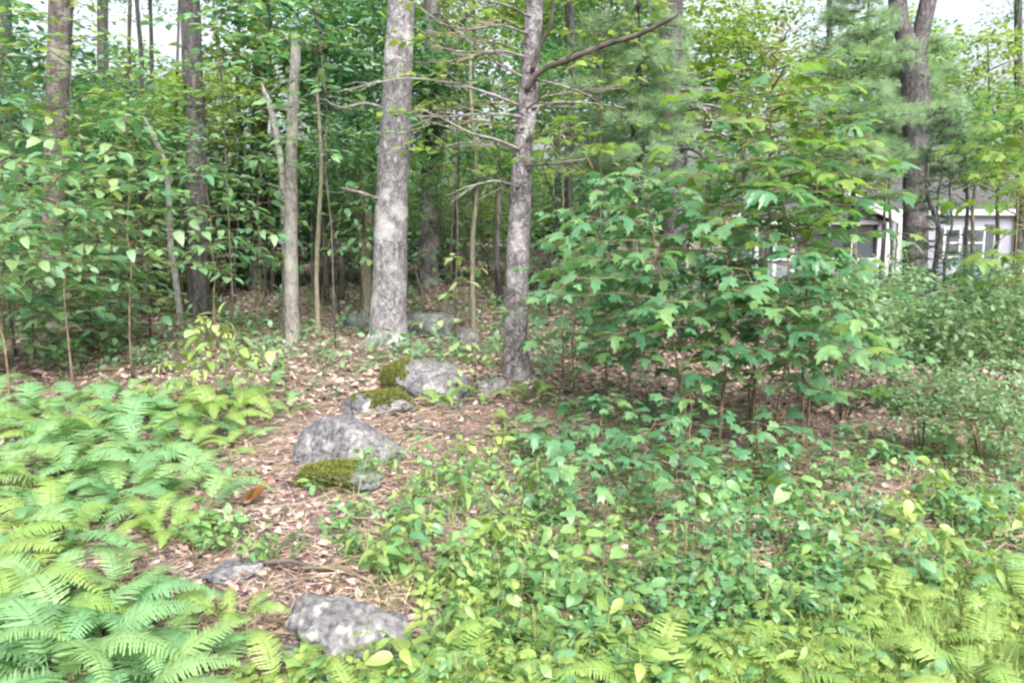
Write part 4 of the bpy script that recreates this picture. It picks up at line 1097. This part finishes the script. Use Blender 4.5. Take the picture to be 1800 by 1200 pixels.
# ------------------------------------------------------------------ deeper woods
BG = {'g': [crown_mesh('crown', 1.7, 1.6, 1.5, 64, 30, .16, M['crown'], flat=.3, cr=.55, hollow=.2) for _ in range(4)],
      'd': [crown_mesh('crown', 1.7, 1.6, 1.5, 64, 30, .15, M['crown_d'], flat=.3, cr=.55, hollow=.2) for _ in range(3)],
      'y': [crown_mesh('crown', 1.6, 1.5, 1.4, 58, 28, .16, M['crown_y'], flat=.3, cr=.55, hollow=.2) for _ in range(3)]}
def wood(u, y, h, s, kind, label, sz=1.0, tw=.05, group='trees of the woods'):
    """tree whose crown centre stands h metres above its foot"""
    b = XG(u, y)
    root = empty('woodland_tree', b, label, 'tree', group)
    P = [Vector((R(-.06, .06) * k, R(-.06, .06) * k, (h + .8 * s) * k / 5 - (.05 if k == 0 else 0))) for k in range(6)]
    MB().tube(P, [tw * (1 - .15 * k) for k in range(6)], 7, .08).build('trunk', M[random.choice(('bark_dark', 'bark_brown', 'bark_olive'))], root)
    for k in range(4):
        a = R(0, 6.28); st = P[3].lerp(P[5], R(0, .8)); e = st + Vector((math.cos(a), math.sin(a), .3)) * 1.0 * s
        MB().tube([st, st.lerp(e, .5) + Vector((0, 0, .05)), e], [tw * .4, tw * .28, tw * .1], 4).build('branch', M['twig'], root)
    c = link('crown', random.choice(BG[kind]), root); c.location = (P[4].x, P[4].y, h); c.scale = (s, s, s * sz); c.rotation_euler = (0, 0, R(0, 6.28))
    return root
for k in range(20):                       # slim leafy young trees standing before the trunks
    u = 30 + 930 * (k + R(.2, .8)) / 20
    y = R(9.8, 13.5); kd = random.choice('ggdy'); h = R(2.3, 1.2 + .29 * y) if k % 3 else R(1.6, 2.6)
    if 120 < u < 330: h = min(h, 2.9)
    for c_ in (100, 340, 515, 690, 918):      # the trunks stay in view
        if abs(u - c_) < 48: u = c_ + (48 if u > c_ else -48)
    if y < 11.8 and h > 2.6: y += 2.2
    nr = min([(100, 'the rough brown trunk'), (340, 'the black trunk'), (515, 'the snapped snag'), (690, 'the thick grey trunk'), (918, 'the pine')], key=lambda q: abs(q[0] - u))
    wood(u, y, h, R(.3, .5), kd, 'slim ' + {'g': 'mid green', 'd': 'dark green', 'y': 'yellow-green'}[kd] + ' young tree with ' + ('high' if h > 3.4 else 'middling' if h > 2.5 else 'low') + ' leaves ' + ('left' if u < nr[0] else 'right') + ' of ' + nr[1], sz=R(.8, 1.3), tw=R(.012, .022), group='slim leafy trees before the trunks')
W = []
for k in range(52):
    u = -150 + 1250 * (k + .5) / 52 * 1.0 + R(-50, 50)
    y = R(12.5, 34)
    W.append((u, y))
MARK = [(12, 'the left edge stem'), (100, 'the rough brown trunk'), (182, 'the thin sky-gap trunk'), (300, 'the kinked pale sapling'), (340, 'the black trunk'), (455, 'the olive-brown trunk'), (515, 'the snapped snag'), (690, 'the thick grey trunk'), (757, 'the blue-grey trunk'), (918, 'the pine trunk'), (1184, 'the violet-brown conifer'), (1455, 'the stem behind the maple'), (1605, 'the forked trunk'), (1790, 'the right edge stem')]
def wood_label(u, y, kind, h):
    m = min(MARK, key=lambda q: abs(q[0] - u))
    side = 'behind' if abs(m[0] - u) < 14 else 'left of' if u < m[0] else 'right of'
    dep = 'at the woods edge' if y < 19 else 'back in the woods' if y < 27 else 'deep in the woods'
    return {'g': 'mid green', 'd': 'dark green', 'y': 'yellow-green'}[kind] + (' low' if h < 2.3 else ' tall' if h > 5 else '') + ' tree ' + dep + ' ' + side + ' ' + m[1]
for (u, y) in W:
    top = 1.6 + .3 * y
    gap = 0 < u < 350
    h = R(1.2, top * (.62 if gap else 1.05)) if R(0, 1) < .8 else R(1, 2.2)
    if gap: h = min(h, 1.6 + .17 * y - 1.2)
    wood(u, y, h, R(.75, 1.25) * (1 + (y - 12) * .015), (kd := random.choice('ggddy' if y < 22 else 'ggdyy')), wood_label(u, y, kd, h), sz=R(.7, 1.1), tw=R(.03, .07))
for k in range(26):
    u = 1000 + 950 * (k + .5) / 26 + R(-40, 40); y = R(34, 44) if u > 1230 else R(14, 34)
    h = R(1.5, 7.5) if u < 1640 else R(1.2, 5.2); kd = random.choice('ggyd')
    wood(u, y, h, R(.9, 1.4), kd, wood_label(u, y, kd, h), sz=R(.7, 1.1), tw=R(.04, .08), group='trees of the woods')
for u, y, h, s, k, lab in ((1400, 15, 3.8, .75, 'y', 'bright yellow-green tree crown above the maple clump'), (1740, 14, 3.3, .7, 'g', 'green tree beside the forked trunk at the upper right'), (1790, 12, 2.6, .5, 'y', 'bright tree crown over the house wall at the right edge'), (1300, 16, 4.4, .8, 'y', 'bright tree crown behind the maple top'),
                           (1800, 11, 2.2, .36, 'y', 'small yellow-green tree before the wall at the right edge'), (1690, 13, 3.0, .42, 'g', 'small green tree hiding the eave of the house right of the dark conifer'), (1500, 13, 2.7, .4, 'y', 'small yellow-green tree before the porch gable'), (1400, 12, 2.2, .5, 'g', 'small green tree hiding the far end of the porch'), (1700, 16, 4.6, .8, 'y', 'pale yellow-green tree crown under the bright sky right of the forked trunk'), (1560, 19, 5.6, .8, 'g', 'green tree crown left of the fork at the upper right'), (1660, 22, 4.2, .9, 'g', 'green tree over the house roof right of the forked trunk'), (1800, 18, 4.2, .7, 'g', 'green tree at the right edge below the bright sky'),
                           (1480, 24, 6.6, 1.0, 'g', 'tall pale green crown left of the fork against the sky'), (1545, 27, 7.6, 1.0, 'y', 'tall yellow-green crown behind the fork against the sky'), (1640, 25, 6.4, .9, 'g', 'pale green crown right of the fork over the house'), (1790, 24, 5.4, .9, 'y', 'yellow-green crown at the right edge over the house'), (1850, 20, 5.0, .9, 'g', 'green crown half out of the right edge'), (1420, 21, 5.4, .9, 'g', 'green crown behind the maple tops'), (1235, 17, 4.7, .75, 'g', 'green crown filling the gap right of the violet-brown conifer top'), (1300, 19, 6.2, .8, 'y', 'yellow-green crown high above the maple top'), (1240, 24, 5.0, 1.0, 'g', 'pale green crown right of the violet-brown conifer'),
                           (640, 12.5, 3.4, .55, 'd', 'dark green young tree left of the thick grey trunk'), (600, 13, 2.2, .6, 'g', 'green young tree low behind the thick grey trunk'), (880, 13, 3.4, .8, 'g', 'green young tree behind the pine trunk'), (1060, 15, 1.9, .9, 'd', 'dark young tree low behind the maple clump')):
    wood(u, y, h, s, k, lab, group='young trees before the woods')

n = 26000
yy = rng.uniform(36, 62, n); xx = rng.uniform(-1.0, .9, n) * yy
hh = 7.5 + 2.5 * np.sin(xx * .23) + 2 * np.sin(xx * .61 + 1) - 4.5 * np.exp(-((xx / yy + .52) / .14) ** 2) - 3.5 * np.exp(-((xx / yy - .6) / .09) ** 2)
zz = gh(xx, yy) + hh * rng.uniform(0, 1, n) ** .8
cell = np.sin(xx * 1.9 + yy) * np.sin(zz * 2.1 + xx * .7) * np.sin(yy * 1.3 - zz)
keep = cell > -.25
n = keep.sum()
fw = link('distant_woods', scatter('distant_woods', np.stack([xx, yy, zz], -1)[keep], rdir(n, -.6, .3), rup(n, .6), rng.uniform(.25, .55, n), T6, M['crown']))
tag(fw, 'far-off green woods closing the view behind the trees', 'woods', kind='stuff')

# ------------------------------------------------------------------ the house seen through the trees
M['siding'] = plain_mat('white_siding', (.23, .245, .29), 0.6, .04, 2)
_t = M['siding'].node_tree
_w = _t.nodes.new('ShaderNodeTexWave'); _w.bands_direction = 'Z'; _w.wave_profile = 'SAW'; _w.inputs['Scale'].default_value = 2.6
_c = _t.nodes.new('ShaderNodeTexCoord'); _b = _t.nodes.new('ShaderNodeBump'); _b.inputs['Distance'].default_value = .03
_t.links.new(_c.outputs['Object'], _w.inputs['Vector']); _t.links.new(_w.outputs[1], _b.inputs['Height'])
_t.links.new(_b.outputs[0], [q for q in _t.nodes if q.type == 'BSDF_PRINCIPLED'][0].inputs['Normal'])
M['trim'] = plain_mat('white_trim', (.36, .37, .39), 0.5, .03, 4)
M['roof'] = plain_mat('grey_shingle', (.05, .05, .056), 0.95, .2, 14)
M['dark'] = plain_mat('dark_screen', (.035, .045, .055), 0.35, .1, 5, .5)
M['deck'] = plain_mat('tan_deck_wood', (.45, .31, .2), 0.7, .15, 8, .3, (1, 6, 1))
hy = 30.0; hz = float(gh(13, 30)) - .1
house = empty('house', (0, hy, hz), 'white sided house with grey roof and screened porch seen through the trees', 'house')
def part(name, mb, mat, parent=house): return mb.build(name, M[mat], parent, smooth=False)
# porch wing with gable to the viewer
px0, px1, pk, ez, kz = 7.9, 14.1, 11.0, 2.3, 3.8
porch = part('porch_wall', MB().box(px0 + .3, px1 - .3, .25, 5, 0, .75), 'siding')
part('screen', MB().box(px0 + .35, px1 - .35, .38, .42, .75, 2.1), 'dark', porch)
for u in (1330, 1362, 1393, 1422, 1453, 1495, 1545, 1580):
    x = (u - 900) / F * hy
    part('post', MB().box(x - .07, x + .07, .18, .33, .0, 2.1), 'trim', porch)
part('rail', MB().box(px0 + .3, px1 - .3, .15, .36, .74, .84), 'trim', porch)
part('header', MB().box(px0 + .2, px1 - .2, .14, .4, 2.08, 2.22), 'trim', porch)
part('gable', MB().prism([(px0 + .3, 2.22), (px1 - .3, 2.22), (pk, kz - .2)], .22, .4), 'siding')
rf = part('roof', MB().prism([(px0 - .2, ez - .12), (pk, kz - .0), (px1 + .2, ez - .12), (px1 + .2, ez + .02), (pk, kz + .14), (px0 - .2, ez + .02)], -.3, 6), 'roof')
part('rake_board', MB().prism([(pk, kz - .2), (px1 + .24, ez - .3), (px1 + .24, ez + .0), (pk, kz + .11)], -.37, -.31), 'trim', rf)
part('rake_board', MB().prism([(px0 - .24, ez - .3), (pk, kz - .2), (pk, kz + .11), (px0 - .24, ez)], -.37, -.31), 'trim', rf)
# main block
part('wall', MB().box(14.4, 26, 1.2, 8, 0, 2.55), 'siding')
part('corner_board', MB().box(14.36, 14.52, 1.12, 1.22, 0, 2.55), 'trim')
m = MB()
b = [(14.0, 1.0, 2.5), (26.4, 1.0, 2.5), (26.4, 4.6, 4.3), (14.0, 4.6, 4.3), (26.4, 8.5, 2.5), (14.0, 8.5, 2.5)]
m.v = [Vector(q) for q in b] + [Vector((q[0], q[1], q[2] + .14)) for q in b]
m.f = [(6, 7, 8, 9), (9, 8, 10, 11), (0, 3, 2, 1), (3, 5, 4, 2), (0, 1, 7, 6), (5, 11, 10, 4), (0, 6, 9, 3), (3, 9, 11, 5), (1, 2, 8, 7), (2, 4, 10, 8)]
r2 = part('roof', m, 'roof')
part('fascia', MB().box(14.0, 26.4, .92, .99, 2.44, 2.66), 'trim', r2)
for u0, u1, z0_, z1_ in ((1655, 1678, .9, 1.9), (1690, 1720, .9, 1.9), (1786, 1812, .7, 2.0), (1860, 1900, .9, 1.9)):
    x0, x1 = (u0 - 900) / F * 31.2, (u1 - 900) / F * 31.2
    w = part('window', MB().box(x0 - .09, x1 + .09, 1.13, 1.21, z0_ - .09, z1_ + .09), 'trim')
    part('pane', MB().box(x0, x1, 1.11, 1.14, z0_, z1_), 'dark', w)
    part('muntin', MB().box(x0, x1, 1.09, 1.115, (z0_ + z1_) / 2 - .03, (z0_ + z1_) / 2 + .03), 'trim', w)
x0 = (1724 - 900) / F * 31.2; part('door', MB().box(x0 - .02, x0 + .3, 1.12, 1.2, .2, 2.1), 'dark')
x0 = (1778 - 900) / F * 31; part('downpipe', MB().box(x0, x0 + .12, 1.02, 1.14, 0, 2.5), 'trim')
# deck in front of the right end
dk_ = empty('wooden_deck', (17.0, 26.5, float(gh(17, 26.5))), 'tan wooden deck below the house wall at the right edge', 'deck')
for k in range(9):
    MB().box(-.75, 4, .14 * k, .14 * k + .125, .42, .46).build('plank', M['deck'], dk_, smooth=False)
for k in range(14):
    MB().box(-.75 + .18 * k, -.75 + .18 * k + .16, -.06, -.02, .0, .415).build('plank', M['deck'], dk_, smooth=False)
for k in range(3):
    MB().box(-.7 + 1.6 * k, -.6 + 1.6 * k, .03, .13, 0, .42).build('post', M['deck'], dk_, smooth=False)
